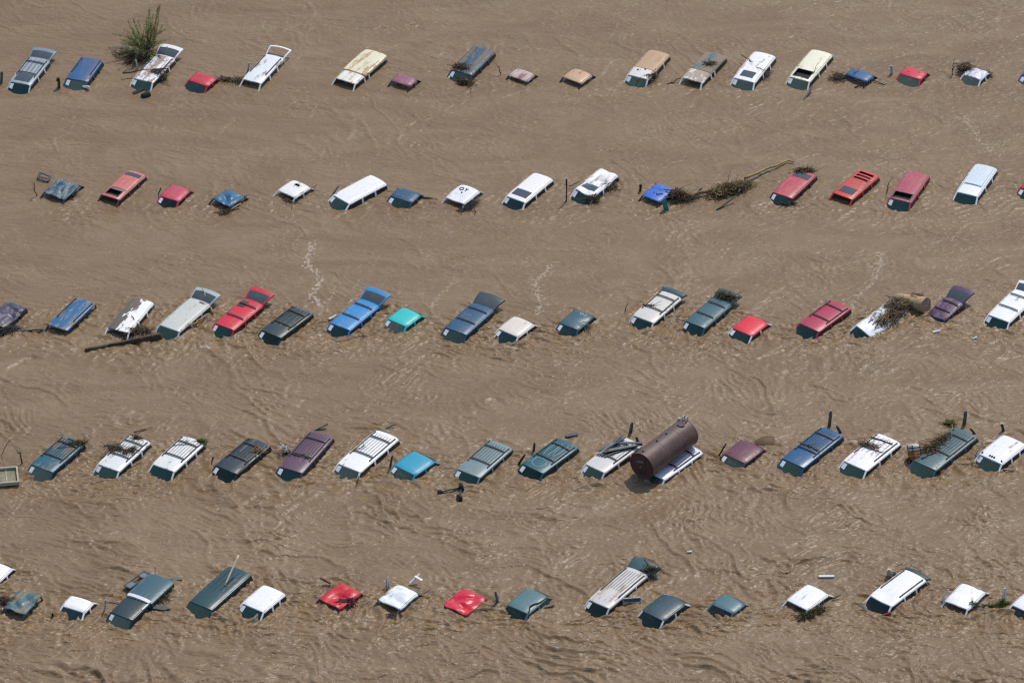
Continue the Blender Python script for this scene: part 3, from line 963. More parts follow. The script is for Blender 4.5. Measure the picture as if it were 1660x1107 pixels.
car('d1', 'teal blue wagon with mud and leaves on roof at left of fourth row', c=(38, 90, 114), rk=2, rb=6, mud=0.42, mudc=(150, 130, 104), st=1)
car('d2', 'white wagon with dark mud pile on its roof bars', c=(226, 228, 226), rk=2, rb=6, mud=0.2, st=1)
car('d3', 'white wagon with green leaves at its rear corner, left of navy wagon', c=(230, 232, 228), rk=2, rb=6, mud=0.14, st=0)
car('d4', 'dark navy wagon between the leafy white wagon and the purple one', c=(40, 52, 66), rk=2, rb=5, mud=0.25, mudc=(120, 116, 112), st=1)
car('d5', 'purple wagon with ribbed roof in the fourth row', c=(92, 64, 88), rk=2, rb=6, mud=0.2, mudc=(130, 106, 112), st=1)
car('d6', 'long white wagon with ribbed roof beside the turquoise sedan', c=(242, 242, 240), rk=2, rb=6, mud=0.08, st=1, side='ogg')
car('d7', 'turquoise blue sedan in the fourth row', t='s', c=(40, 152, 190), mud=0.08, st=1)
car('d8', 'grey green wagon with ribbed roof right of the turquoise blue sedan', c=(118, 140, 144), rk=2, rb=6, mud=0.16, st=1)
car('d9', 'dark teal wagon with worn lines on its roof, centre of fourth row', c=(32, 92, 108), rk=2, rb=4, mud=0.2, mudc=(150, 160, 160), st=1)
car('d10', 'pale grey wagon with metal bars piled on its roof beside the tank', c=(212, 210, 206), rk=2, rb=4, mud=0.1, st=2)
car('d11', 'white wagon half under the big brown tank', c=(232, 230, 240), rk=2, rb=4, mud=0.06, st=0, z=0.24, dent=((0.1, -0.9, 0.8, 0.16),))
car('d12', 'maroon sedan standing right of the brown tank', t='s', c=(104, 54, 76), mud=0.08, st=1, rough=0.36)
car('d13', 'long blue wagon with ribbed roof between maroon sedan and white wagon', c=(28, 86, 134), rk=2, rb=7, mud=0.12, st=1, rough=0.32)
car('d14', 'white wagon with branches on its roof beside the orange drum car', c=(242, 242, 242), rk=1, rb=4, mud=0.22, mudc=(180, 160, 140), st=1)
car('d15', 'slate green wagon with branches and orange and white drum on it', c=(76, 98, 110), rk=2, rb=6, mud=0.14, st=0)
car('d16', 'white truck cab with five marker lamps at right of fourth row', c=(240, 240, 244), mud=0.15, st=1, name='truck_cab')

car('e1', 'white car cut off by the left edge in the nearest row', t='s', c=(240, 240, 240), mud=0.08, st=0)
car('e2', 'crushed slate wagon with mud patch at left of the nearest row', c=(84, 104, 116), cr=0.09, mud=0.4, mudc=(160, 138, 110), ws='o', st=0, pil=(40, 60, 70), side='ooo', name='station_wagon')
car('e3', 'white truck cab with open door frame near the left edge', t='s', c=(242, 242, 240), mud=0.08, st=0, name='truck_cab', side='og')
car('e4', 'dark pickup with white cab trim and slate bed cover', t='p', c=(38, 54, 62), split=(0.42, (66, 92, 110), 0.03, 1.12, 'bed_cover'), mud=0.10, st=1, rough=0.36)
car('e5', 'dark teal van with a bamboo pole leaning on its ribbed roof', t='v', c=(34, 68, 80), rb=4, mud=0.10, st=0, rough=0.32)
car('e6', 'white wagon with clean roof right of the dark teal van', c=(242, 242, 244), mud=0.10, st=1)
car('e7', 'crushed red sedan with dark arm sticking up behind it', t='s', c=(206, 26, 46), cr=0.04, dent=((0.35, 0.1, 0.45, 0.10),), ws='o', mud=0.05, st=0, pil=(90, 20, 30), side='ooo', z=0.22)
car('e8', 'bent white sedan with foam trailing round it, between the crushed red sedans', t='s', c=(234, 238, 240), cr=0.06, ws='o', mud=0.1, st=0, side='ooo', pil=(60, 90, 90))
car('e9', 'crumpled red sedan with shiny creases right of the bent white sedan', t='s', c=(214, 36, 62), cr=0.06, dent=((0.4, 0.3, 0.25, 0.07), (0.2, -0.5, 0.22, 0.05)), ws='o', mud=0.04, st=0, rough=0.3, pil=(60, 18, 26), z=0.17, side='ooo')
car('e10', 'slate green sedan with torn dark side in the nearest row', t='s', c=(96, 116, 126), mud=0.08, st=0, side='gg', rough=0.36)
car('e11', 'long pale van with silt stripes and dark raised tailgate', t='v', c=(206, 202, 200), rb=6, rk=1, gate=(0.75, 0.14, (58, 78, 90), 'solid'), mud=0.36, mudc=(176, 160, 132), st=2)
car('e12', 'dark slate sedan with white door frame in the nearest row', t='s', c=(40, 68, 82), mud=0.06, st=0, rough=0.36, pil=(214, 220, 224))
car('e13', 'slate blue sedan alone right of the dark slate sedan', t='s', c=(86, 110, 128), mud=0.06, st=0, rough=0.36, side='og')
car('e14', 'white sedan with brush heaped against its front right corner', t='s', c=(242, 242, 244), mud=0.1, st=0, ws='o', side='og', pil=(214, 218, 222))
car('e15', 'large white wagon with dented front roof and dark rear band', c=(242, 242, 244), rk=1, mud=0.06, dent=((0.75, 0.1, 0.5, 0.07),), gate=(0.25, 0.05, (40, 60, 64), 'solid'), st=0)
car('e16', 'dented white sedan near the right edge with grass at its side', t='s', c=(242, 242, 244), cr=0.04, ws='o', mud=0.08, st=0, side='ooo', pil=(214, 218, 222))
car('e17', 'white car cut off by the right edge in the nearest row', t='s', c=(238, 238, 244), mud=0.08, st=0)

# ---- details that only single vehicles have
def roof_panel(key, nm, s0, s1, t0, t1, m, dz=0.02, th=0.02):
    root, rp, fr = CAR[key]
    b = MB()
    n = 5
    up = [[rp(s0 + (s1 - s0) * i / n, t0 + (t1 - t0) * j / n, dz) for j in range(n + 1)] for i in range(n + 1)]
    b.grid(up)
    rim = [up[0], up[-1], [r[0] for r in up], [r[-1] for r in up]]
    for r in rim:
        b.grid([r, [p - Vector((0, 0, th + dz)) for p in r]])
    return b.build(nm, m, root, True)
roof_panel('c5', 'black_roof_panel', -0.85, -0.42, -0.80, -0.18, BLACK, 0.02)
roof_panel('b15', 'raised_roof_panel', -0.94, 0.42, -0.78, 0.80, paint((206, 220, 228), 0.15, seed=3.0), 0.07)
roof_panel('c4', 'brake_lamp', -0.95, -0.88, 0.10, 0.55, plain('brake_lamp', (150, 20, 30), 0.3), 0.02)
roof_panel('c3', 'brake_lamp', -0.97, -0.92, 0.05, 0.35, plain('brake_lamp', (150, 20, 30), 0.3), 0.02)
roof_panel('b13', 'rear_slat', -0.72, -0.64, -0.72, 0.72, paint((208, 62, 62), 0.2, seed=4.0), 0.012)
roof_panel('b13', 'rear_slat', -0.52, -0.44, -0.72, 0.72, paint((208, 62, 62), 0.2, seed=4.0), 0.012)
roof_panel('b2', 'roof_divider', 0.34, 0.44, -0.72, 0.72, plain('grey_trim', (96, 88, 88), 0.5), 0.012)
roof_panel('a15', 'black_roof_stripe', 0.0, 0.22, -0.55, -0.35, BLACK, 0.03)
roof_panel('a15', 'black_roof_band', -0.7, 0.75, -0.42, -0.30, BLACK, 0.02)
roof_panel('e4', 'white_cab_trim', 0.08, 0.20, -0.98, 1.0, plain('white_trim', (226, 232, 236), 0.5, var=0.08), 0.09, 0.05)
roof_panel('e4', 'white_side_strip', 0.17, 0.50, 0.90, 0.99, plain('white_trim', (226, 232, 236), 0.5, var=0.08), 0.04, 0.04)
roof_panel('a16', 'roof_marker', 0.2, 0.3, -0.4, -0.3, BLACK, 0.02)
roof_panel('a16', 'roof_marker', -0.4, -0.3, 0.4, 0.5, BLACK, 0.02)
for i, tt in enumerate((-0.84, -0.18, 0.0, 0.18, 0.80)):
    root, rp, fr = CAR['d16']
    b = MB()
    b.tube([rp(0.86, tt, 0.0), rp(0.86, tt, 0.05), rp(0.86, tt, 0.08)], [0.055, 0.05, 0.02], 8)
    b.build('marker_lamp', plain('lamp_grey', (60, 56, 60), 0.3), root)
for (s, tt) in ((0.6, -0.4), (0.45, 0.15)):
    root, rp, fr = CAR['a11']
    b = MB()
    b.tube([rp(s, tt, 0.0), rp(s, tt, 0.03), rp(s, tt, 0.05)], [0.06, 0.055, 0.02], 8)
    b.build('roof_bolt', BLACK, root)
def ring(cx, cy, r, n=12, a0=0, a1=360):
    return [(cx + r * math.cos(math.radians(a0 + (a1 - a0) * i / n)), cy + r * math.sin(math.radians(a0 + (a1 - a0) * i / n))) for i in range(n + 1)]
def stroke(key, pts, r, m):
    root, rp, fr = CAR[key]
    mark(root, [rp(s, tt, 0.008) for s, tt in pts], r, m)
CHALK = plain('chalk_white', (220, 228, 230), 0.8, var=0.1)
INK = plain('spray_black', (34, 34, 36), 0.7, var=0.1)
stroke('c11', [(x * 0.8, y) for x, y in ring(-0.86, 0.02, 0.13)], 0.022, CHALK)
stroke('c11', [(-0.82, 0.30), (-0.80, 0.42), (-0.72, 0.46), (-0.62, 0.36), (-0.55, 0.30), (-0.55, 0.52)], 0.022, CHALK)
stroke('b8', ring(-0.42, -0.42, 0.17), 0.03, INK)
stroke('b8', [(-0.62, -0.08), (-0.48, 0.02), (-0.62, 0.12)], 0.03, INK)
stroke('b8', [(-0.48, 0.02), (-0.30, 0.02)], 0.03, INK)
stroke('b8', [(-0.05, -0.14), (0.0, -0.06)], 0.045, INK)
NAVYI = plain('spray_navy', (26, 30, 80), 0.7, var=0.1)
stroke('b11', [(0.30, 0.10), (0.42, 0.18), (0.40, 0.34), (0.24, 0.38), (0.16, 0.48), (0.06, 0.60)], 0.035, NAVYI)
stroke('b11', [(0.33, -0.22), (0.27, -0.16)], 0.035, NAVYI)
stroke('b11', [(-0.35, 0.62), (-0.38, 0.78)], 0.045, NAVYI)
stroke('b11', [(-0.55, 0.20), (-0.58, 0.26)], 0.035, NAVYI)
stroke('b11', [(-0.30, -0.9), (-0.34, 0.0), (-0.34, 0.9)], 0.014, NAVYI)
stroke('d9', [(-0.75, -0.5), (-0.2, -0.55), (0.10, -0.45), (0.12, -0.1), (-0.3, -0.05), (-0.8, -0.1)], 0.012, CHALK)
stroke('d9', [(-0.7, 0.1), (-0.2, 0.15), (0.12, 0.3), (-0.2, 0.5), (-0.75, 0.45)], 0.012, CHALK)
stroke('d9', [(0.40, -0.55), (0.75, -0.5), (0.86, -0.1), (0.84, 0.35), (0.6, 0.5), (0.42, 0.42), (0.36, 0.0), (0.40, -0.55)], 0.012, CHALK)

# ------------------------------------------------------------------ drift: wood, brush, scrap and loose panels
WOOD = plain('wet_wood', (116, 94, 68), 0.8, var=0.45, scale=9.0)
WOODD = plain('dark_wood', (78, 64, 46), 0.75, var=0.45, scale=9.0)
WOODL = plain('pale_wood', (176, 146, 100), 0.75, var=0.3, scale=9.0)
BAMBOO = plain('bamboo', (232, 212, 170), 0.6, var=0.12)
RUST = plain('rusty_metal', (98, 60, 46), 0.7, var=0.4)
METD = plain('dark_metal', (58, 66, 66), 0.45, var=0.3)
METL = plain('pale_metal', (182, 190, 194), 0.4, var=0.2)
TYRE = plain('tyre_rubber', (30, 30, 31), 0.8, var=0.3)
SLATEP = plain('slate_panel', (104, 112, 108), 0.45, var=0.25)
WHITEP = plain('white_panel', (226, 228, 228), 0.45, var=0.08)
GREENL = leafmat('leaf_green', (110, 134, 60))
OLIVE = leafmat('leaf_olive', (108, 102, 58))
DGRP = 'debris standing in the flood water'

def wobble(p0, p1, n, amp, rnd, sag=0.0):
    p0, p1 = Vector(p0), Vector(p1)
    L = (p1 - p0).length
    o = []
    for i in range(n + 1):
        t = i / n
        k = math.sin(math.pi * t)
        o.append(p0.lerp(p1, t) + Vector((rnd.uniform(-1, 1), rnd.uniform(-1, 1), rnd.uniform(-0.5, 0.5))) * amp * L * k - Vector((0, 0, sag * k)))
    return o

def branch(name, label, cat, p0, p1, r0, r1, m, seed=1, amp=0.05, twigs=0, tl=0.5, group=DGRP):
    rnd = random.Random(seed)
    b = MB()
    pts = wobble(p0, p1, 7, amp, rnd)
    b.tube(pts, [r0 + (r1 - r0) * i / 7 for i in range(8)], 7)
    o = tag(b.build(name, m, None, True), label, cat, group)
    for i in range(twigs):
        q = pts[rnd.randint(2, 7)]
        d = (Vector(p1) - Vector(p0)).normalized() * rnd.uniform(0.2, 1.0) + Vector((rnd.uniform(-1, 1), rnd.uniform(-1, 1), rnd.uniform(-0.1, 0.7))) * 0.8
        b = MB()
        b.tube(wobble(q, q + d * tl * rnd.uniform(0.5, 1.1), 4, 0.08, rnd), [r1 * 0.7, r1 * 0.6, r1 * 0.5, r1 * 0.35, r1 * 0.2], 5)
        b.build('twig', m, o, True)
    return o

def brush(label, c, rx, ry, h, n, seed, mats=(WOODD, WOOD), ang=0.0, leaves=0, leafm=OLIVE, name='brush_pile', cat='brush', lmin=0.4, lmax=1.1, r=0.014):
    """a tangle of thin sticks; too dense to count, so its sticks are one part and its leaves another"""
    rnd = random.Random(seed)
    root = thing(name, label, cat, c, 0, DGRP)
    ca, sa = math.cos(math.radians(ang)), math.sin(math.radians(ang))
    hubs = [(0.0, 0.0, 0.7)] + [(rnd.uniform(-0.85, 0.85), rnd.uniform(-0.7, 0.7), rnd.uniform(0.2, 0.5)) for _ in range(5)]
    def pt():
        if rnd.random() < 0.7:
            hx, hy, hr = rnd.choice(hubs)
            x, y = hx + rnd.gauss(0, hr * 0.5), hy + rnd.gauss(0, hr * 0.5)
            zz = h * max(0.0, 1 - (x * x + y * y) * 0.5) * rnd.uniform(0.0, 1.0)
            return Vector((ca * x * rx - sa * y * ry, sa * x * rx + ca * y * ry, zz))
        while True:
            x, y = rnd.uniform(-1, 1), rnd.uniform(-1, 1)
            if x * x + y * y < 1:
                break
        zz = h * (1 - (x * x + y * y)) * rnd.uniform(0.0, 1.0)
        x, y = x * rx, y * ry
        return Vector((ca * x - sa * y, sa * x + ca * y, zz))
    for k, m in enumerate(mats):
        b = MB()
        for i in range(n // len(mats)):
            p = pt()
            a = math.radians(ang) + rnd.gauss(0, 0.9)
            d = Vector((math.cos(a), math.sin(a), rnd.uniform(-0.15, 0.4))) * rnd.uniform(lmin, lmax) * (1.7 if rnd.random() < 0.08 else 0.8)
            b.tube(wobble(p - d * 0.5, p + d * 0.5, 3, 0.10, rnd), [r * rnd.uniform(0.8, 1.7), r * 1.1, r * 0.8, r * 0.4], 4)
        o = b.build('sticks', m, root)
        o['kind'] = 'stuff'
    b = MB()                                           # wet silt and rotten leaf caught in the sticks
    n2 = 16
    rows = []
    for i in range(6):
        rr = i / 5
        rows.append([Vector(((ca * math.cos(t) * rx - sa * math.sin(t) * ry) * rr, (sa * math.cos(t) * rx + ca * math.sin(t) * ry) * rr,
                             h * 0.25 * (1 - rr * rr) - 0.06 * rr)) * 1.0 + Vector((rnd.uniform(-1, 1), rnd.uniform(-1, 1), rnd.uniform(-1, 1))) * 0.06 * min(rx, ry, 1) * (0.3 + rr)
                     for t in [2 * math.pi * j / n2 for j in range(n2)]])
        rows[-1].append(rows[-1][0])
    b.grid(rows)
    b.build('silt_clump', WOODD, root)
    if leaves:
        b = MB()
        for i in range(leaves):
            p = pt() + Vector((0, 0, 0.06))
            a, e = rnd.uniform(0, 6.28), rnd.uniform(-0.4, 0.9)
            d = Vector((math.cos(a) * math.cos(e), math.sin(a) * math.cos(e), math.sin(e))) * rnd.uniform(0.05, 0.12)
            s = d.cross(Vector((rnd.uniform(-1, 1), rnd.uniform(-1, 1), 1))).normalized() * rnd.uniform(0.015, 0.04)
            b.quad(p - d, p + s, p + d, p - s)
        o = b.build('leaves', leafm, root)
        o['kind'] = 'stuff'
    return root

def upright(name, label, cat, base, top, w, th, m, tip=0.6, lean=(1, 0, 0), group=DGRP):
    """a loose body panel or board standing out of the water: bevelled slab with a rolled edge"""
    base, top = Vector(base), Vector(top)
    d = (top - base)
    base = base - d * 0.15
    sd = Vector(lean).normalized() * w * 0.36
    b = MB()
    P_ = [base - sd, base + sd, base.lerp(top, 0.8) + sd * (0.5 + tip / 2), top + sd * tip * 0.5, top - sd * tip * 0.8, base.lerp(top, 0.75) - sd]
    b.slab(P_, th)
    o = tag(b.build(name, m), label, cat, group)
    b = MB()
    for a, c in zip(P_[1:-1], P_[2:]):
        b.beam(a, c, th * 1.1, th * 1.1)
    b.build('folded_edge', m, o)
    return o

def plank(name, label, cat, p0, p1, w, th, m, group=DGRP):
    b = MB()
    p0, p1 = Vector(p0), Vector(p1)
    mid = p0.lerp(p1, 0.5)
    b.beam(p0, mid, w, th)
    b.beam(mid, p1, w * 0.96, th * 0.97, taper=0.9)
    return tag(b.build(name, m), label, cat, group)

# ---- farthest row
def shrub():
    root = thing('uprooted_shrub', 'tall leafy green shrub washed up behind the white wagon', 'shrub', (-21.117, 29.471, 0.000), 0, None)
    rnd = random.Random(5)
    tb, lb, lb2 = MB(), MB(), MB()
    shoots = []
    for i in range(60):
        a = rnd.uniform(0, 6.28)
        e = rnd.uniform(0.22, 1.35)
        L_ = rnd.uniform(0.9, 1.9)
        left = rnd.random() < 0.60
        d = Vector((math.cos(a) * math.cos(e), math.sin(a) * math.cos(e), math.sin(e)))
        if left:
            d.x = -abs(d.x) * 1.1 - 0.10
        base = Vector((rnd.uniform(-0.5, 0.25), rnd.uniform(-0.35, 0.35), 0.05 + rnd.random() * 0.3))
        shoots.append((base, d * L_))
    for i in range(16):                                  # the tall right hand plume
        base = Vector((0.15 + rnd.uniform(-0.15, 0.2), rnd.uniform(-0.2, 0.2), 0.1))
        shoots.append((base, Vector((rnd.uniform(-0.05, 0.28), rnd.uniform(-0.2, 0.2), 1)) * rnd.uniform(1.5, 3.1)))
    for base, d in shoots:
        L_ = d.length
        pts = [base + d * t + Vector((0, 0, -0.22 * L_ * t * t * (1 - d.z / L_))) + Vector((rnd.uniform(-1, 1), rnd.uniform(-1, 1), 0)) * 0.03 for t in (0, .2, .4, .6, .8, 1)]
        tb.tube(pts, [0.013, 0.010, 0.008, 0.006, 0.004, 0.002], 4)
        for k in range(int(66 * L_)):
            t = rnd.uniform(0.22, 1.0)
            i = min(int(t * 5), 4)
            q = pts[i].lerp(pts[i + 1], t * 5 - i)
            dd = (pts[i + 1] - pts[i]).normalized() * 0.8 + Vector((rnd.uniform(-1, 1), rnd.uniform(-1, 1), rnd.uniform(-0.5, 0.9))) * 0.7
            dd = dd.normalized() * rnd.uniform(0.09, 0.22)
            s = dd.cross(Vector((rnd.uniform(-1, 1), rnd.uniform(-1, 1), rnd.uniform(-1, 1)))).normalized() * rnd.uniform(0.008, 0.017)
            (lb if rnd.random() < 0.6 else lb2).quad(q, q + dd * 0.5 + s, q + dd, q + dd * 0.5 - s)
    tb.build('trunk', WOOD, root)
    lb.build('crown', leafmat('shrub_leaf', (168, 170, 116)), root)['kind'] = 'stuff'
    lb2.build('crown_shoots', leafmat('shrub_leaf_dark', (136, 148, 96)), root)['kind'] = 'stuff'
    rb = MB()
    for i in range(22):
        a = rnd.uniform(0, 6.28)
        p = Vector((rnd.uniform(-0.5, 0.4), rnd.uniform(-0.3, 0.3), 0.0))
        rb.tube(wobble(p, p + Vector((math.cos(a), math.sin(a), rnd.uniform(0, 0.6))) * rnd.uniform(0.3, 0.8), 4, 0.15, rnd), [0.03, 0.025, 0.02, 0.012, 0.005], 5)
    rb.build('roots', WOODD, root)
shrub()
def wheel(parent, c, axis_v, R=0.32, w=0.2, name='wheel'):
    """tyre with tread shoulder and a dished rim"""
    a = Vector(axis_v).normalized()
    c = Vector(c)
    h = thing_part(name, parent) if parent else None
    b = MB()
    b.tube([c - a * w * .5, c - a * w * .48, c - a * w * .32, c + a * w * .32, c + a * w * .48, c + a * w * .5], [R * .62, R * .86, R, R, R * .86, R * .62], 20, cap=False)
    b.build('tyre', TYRE, h or parent, True)
    b = MB()
    b.tube([c - a * w * .40, c - a * w * .15, c + a * w * .15, c + a * w * .40], [R * .63, R * .2, R * .2, R * .63], 16)
    b.build('rim', METL, h or parent, True)
    return h
def loose_wheel(label, c, axis_v, R=0.3, w=0.22):
    root = thing('loose_wheel', label, 'wheel', c, 0, DGRP)
    wheel(root, (0, 0, 0), axis_v, R, w)
loose_wheel('dark wheel floating in front of the white wagon below the shrub', (-20.933, 24.767, 0.050), (0.8, 0.55, 0.2), 0.2, 0.5)
upright('rubber_mat', 'flat dark mat lying in the water below the shrub wagon', 'mat', (-21.641, 25.121, 0.000), (-21.081, 25.503, 0.060), 0.36, 0.05, TYRE, 0.9, (0.3, -0.9, 0.0))
branch('bent_branch', 'long bent branch lying across the white wagon roof', 'branch', (-22.375, 26.764, 0.300), (-19.772, 27.053, 0.420), 0.05, 0.03, WOODD, 3, 0.05, 4)
brush('dark brush on the right front of the white shrub wagon', (-20.308, 26.719, 0.200), 0.55, 0.35, 0.35, 70, 11, leaves=60)
branch('forked_stick', 'thin forked stick trailing right of the shrub wagon', 'stick', (-20.333, 26.513, 0.200), (-19.615, 25.805, 0.000), 0.02, 0.01, WOOD, 4, 0.06, 2)
upright('pale_strip', 'narrow white strip standing left of the shrub wagon', 'strip', *((-21.569, 27.733, 0.000), (-21.656, 27.733, 0.598)), 0.10, 0.03, WHITEP, 0.8)
brush('low dark brush floating left of the shrub wagon', (-22.426, 29.332, 0.000), 0.75, 0.5, 0.12, 70, 12, ang=170, leaves=80)
brush('grey brush between low drift and shrub wagon', (-21.692, 28.635, 0.000), 0.6, 0.3, 0.2, 50, 13, ang=20)
upright('wooden_post', 'short dark post with pale tip left of the blue van', 'post', *((-25.996, 25.668, 0.000), (-25.988, 25.668, 0.638)), 0.14, 0.12, WOODD, 0.7)
upright('bent_bumper', 'white bumper piece in front of the blue van', 'bumper', (-24.638, 25.656, 0.050), (-24.221, 25.447, 0.180), 0.2, 0.08, WHITEP, 0.7, (0.2, -0.5, 0.5))
upright('metal_sheet', 'dark blue panel standing at the left edge in farthest row', 'metal sheet', *((-29.333, 26.216, 0.000), (-29.244, 26.216, 0.724)), 0.2, 0.05, SLATEP, 0.7)
brush('dark log of matted brush left of the stripped white wagon', (-15.971, 26.366, 0.000), 0.85, 0.14, 0.22, 90, 14, ang=-12, name='matted_brush_log')
upright('bent_strip', 'grey strip standing at the left side of the stripped wagon', 'strip', *((-15.216, 27.469, 0.000), (-15.114, 27.469, 0.555)), 0.12, 0.03, METL, 0.6)
brush('green brown brush in front corner of the mud smeared van', (-2.756, 26.217, 0.050), 0.42, 0.35, 0.22, 60, 15, mats=(OLIVE, WOODD), leaves=120)
brush('brown brush across the front roof of the mud smeared van', (-2.834, 27.272, 0.420), 0.5, 0.2, 0.12, 60, 16, leaves=30, ang=-20)
branch('hooked_stick', 'small hooked stick left of the rusty low sedan', 'stick', *((-0.654, 27.123, 0.000), (-0.763, 27.123, 0.512)), 0.03, 0.02, WOODD, 5, 0.1, 1)
brush('branches jammed along the right side of the tan roof van', (7.919, 26.492, 0.050), 0.9, 0.22, 0.35, 110, 17, ang=52, leaves=60)
branch('long_branch', 'dark branch leaning on the windshield of the tan roof van', 'branch', (6.749, 25.954, 0.000), (8.059, 26.477, 0.400), 0.035, 0.03, WOODD, 6, 0.05, 3)
branch('drift_stick', 'forked stick left of the silt covered wagon', 'stick', (8.925, 26.022, 0.000), (9.729, 26.428, 0.200), 0.04, 0.02, WOODD, 7, 0.06, 5)
brush('clod of brush on the rear roof of the silt covered wagon', (11.465, 27.614, 0.380), 0.24, 0.2, 0.15, 40, 18)
branch('thin_branch', 'thin branch lying across the roof of the tan sunroof wagon', 'branch', (13.211, 28.692, 0.400), (14.488, 26.789, 0.420), 0.03, 0.015, WOODD, 8, 0.06, 7)
brush('dark twigs at right side of the tan sunroof wagon', (14.506, 26.985, 0.000), 0.4, 0.3, 0.25, 50, 19)
branch('thin_twig', 'bare twigs beside the open sunroof of the cream wagon', 'twig', (17.198, 26.473, 0.360), (17.592, 27.326, 0.600), 0.02, 0.01, WOODD, 9, 0.08, 5)
upright('metal_sheet', 'dark slanted panel in the water below the cream wagon', 'metal sheet', (16.647, 24.383, 0.000), (17.209, 25.346, 0.250), 0.14, 0.05, METD, 0.8, (0.5, -0.6, 0))
brush('sticks heaped at the left of the black striped blue sedan', (18.822, 26.641, 0.000), 0.4, 0.3, 0.35, 50, 20)
branch('drift_stick', 'stick floating off the right of the black striped blue sedan', 'stick', (20.690, 26.342, 0.100), (21.398, 25.954, 0.000), 0.035, 0.02, WOODD, 10, 0.05, 3)
branch('drift_stick', 'stick in front of the black striped blue sedan', 'stick', (19.645, 25.680, 0.000), (20.532, 26.124, 0.150), 0.04, 0.03, WOODD, 11, 0.04, 2)
upright('side_mirror', 'small pale mirror standing left of the far right red sedan', 'mirror', *((21.826, 27.123, 0.000), (21.790, 27.123, 0.554)), 0.14, 0.07, METL, 0.7)
brush('dark sticks around the crumpled white sedan', (26.090, 27.421, 0.200), 0.45, 0.3, 0.45, 60, 21)
brush('brown brush right of the crumpled white sedan', (27.196, 26.985, 0.000), 0.3, 0.3, 0.2, 40, 22)
branch('bent_pipe', 'bent dark frame left of the crumpled white sedan', 'pipe', *((25.348, 27.054, 0.000), (25.351, 27.054, 0.725)), 0.03, 0.03, METD, 12, 0.12, 2)

# ---- second row
root = thing('window_frame_wreck', 'flat dark square frame floating left of the crushed dark blue sedan', 'frame', (-26.178, 16.031, 0.040), math.radians(-25), DGRP)
_c = [(-0.34, 0.26, 0.14), (0.30, 0.20, 0.10), (0.36, -0.22, 0.02), (-0.28, -0.16, 0.06)]
for i in range(4):
    b = MB(); b.beam(_c[i], _c[(i + 1) % 4], 0.14 if i % 2 else 0.09, 0.06); b.build('frame_bar', METD, root)
branch('drift_stick', 'thin stick upright left of the crushed dark blue sedan', 'stick', *((-26.445, 14.279, 0.000), (-26.541, 14.279, 0.920)), 0.03, 0.02, WOODD, 13, 0.1, 2)
brush('scrap and twigs at right of the crushed dark blue sedan', (-24.547, 14.279, 0.000), 0.5, 0.2, 0.22, 50, 23, mats=(METD, WOODD), ang=40)
upright('edge_strip', 'thin dark strip left of the pink red sedan', 'strip', *((-19.704, 14.408, 0.000), (-19.512, 14.408, 0.460)), 0.06, 0.03, METD, 0.7)
plank('wooden_plank', 'pale plank leaning in front of the crumpled blue sedan', 'plank', (-15.893, 12.609, 0.000), (-15.013, 13.163, 0.240), 0.10, 0.05, WOODL)
brush('dark twigs added as the shadow at the foot of the leaning pale plank', (-15.890, 12.545, 0.000), 0.25, 0.2, 0.15, 30, 24)  # brush added to darken the water where the plank's shadow falls
branch('drift_stick', 'dark stick behind the crumpled blue sedan', 'stick', (-15.038, 14.008, 0.050), (-14.722, 14.073, 0.150), 0.05, 0.02, WOODD, 14, 0.05, 2)
brush('dark brush added as shade under the right front of the white holed sedan', (-12.219, 13.699, 0.000), 0.35, 0.22, 0.16, 40, 25)  # added brush stands for the shade below the right pillar
branch('drift_branch', 'branch trailing right of the white holed sedan', 'branch', (-11.809, 14.073, 0.050), (-10.927, 15.185, 0.100), 0.05, 0.02, WOODD, 15, 0.05, 4)
upright('edge_strip', 'dark door edge standing left of the long white van', 'car door', *((-10.058, 14.214, 0.000), (-9.624, 14.214, 0.711)), 0.10, 0.03, SLATEP, 0.6)  # door edges here and below belong to open doors of neighbouring cars
branch('drift_stick', 'dark stick right of the second row blue sedan', 'stick', (-5.058, 14.073, 0.050), (-4.389, 13.970, 0.050), 0.06, 0.02, WOODD, 16, 0.06, 4)
brush('torn trim and twigs below the spray marked white sedan', (-2.523, 13.121, 0.000), 0.8, 0.2, 0.22, 80, 26, mats=(METD, WOODD), ang=50)
upright('dark_post', 'dark post with white edge left of the crushed white wagon', 'post', *((3.004, 13.763, 0.000), (3.024, 13.763, 1.436)), 0.07, 0.05, METD, 0.9)
branch('drift_stick', 'stick leaning from the dark post to the crushed white wagon', 'stick', (3.169, 15.094, 0.100), (3.804, 15.304, 0.300), 0.03, 0.02, WOODD, 17, 0.05, 1)
brush('green brown weeds in front of the crushed white wagon', (4.493, 13.828, 0.000), 0.45, 0.3, 0.35, 80, 27, mats=(OLIVE, WOODD), leaves=160)
brush('brown brush at right side of the crushed white wagon', (5.353, 15.054, 0.000), 0.6, 0.3, 0.35, 70, 28, ang=30)
upright('short_post', 'short dark post left of the bright blue sedan', 'post', *((7.117, 14.795, 0.000), (7.168, 14.795, 0.419)), 0.12, 0.08, METD, 0.8)
brush('brown brush pile against the bright blue sedan', (9.280, 14.021, 0.000), 0.75, 0.45, 0.55, 220, 29, leaves=260, leafm=plain('dead_leaf', (88, 66, 40), 0.8, var=0.4))
upright('teal_tarp', 'teal tarp piece standing by the bright blue sedan', 'tarp', *((8.551, 12.865, 0.000), (8.434, 12.865, 0.751)), 0.42, 0.03, plain('teal_tarp', (40, 150, 136), 0.5, var=0.3), 0.25)
brush('large green brush heap in the middle of the drift branch', (12.185, 14.795, 0.000), 1.7, 0.45, 0.5, 360, 30, mats=(WOODD, OLIVE, WOOD, WOODL), leaves=900, leafm=leafmat('heap_leaf', (142, 124, 82)), ang=28)
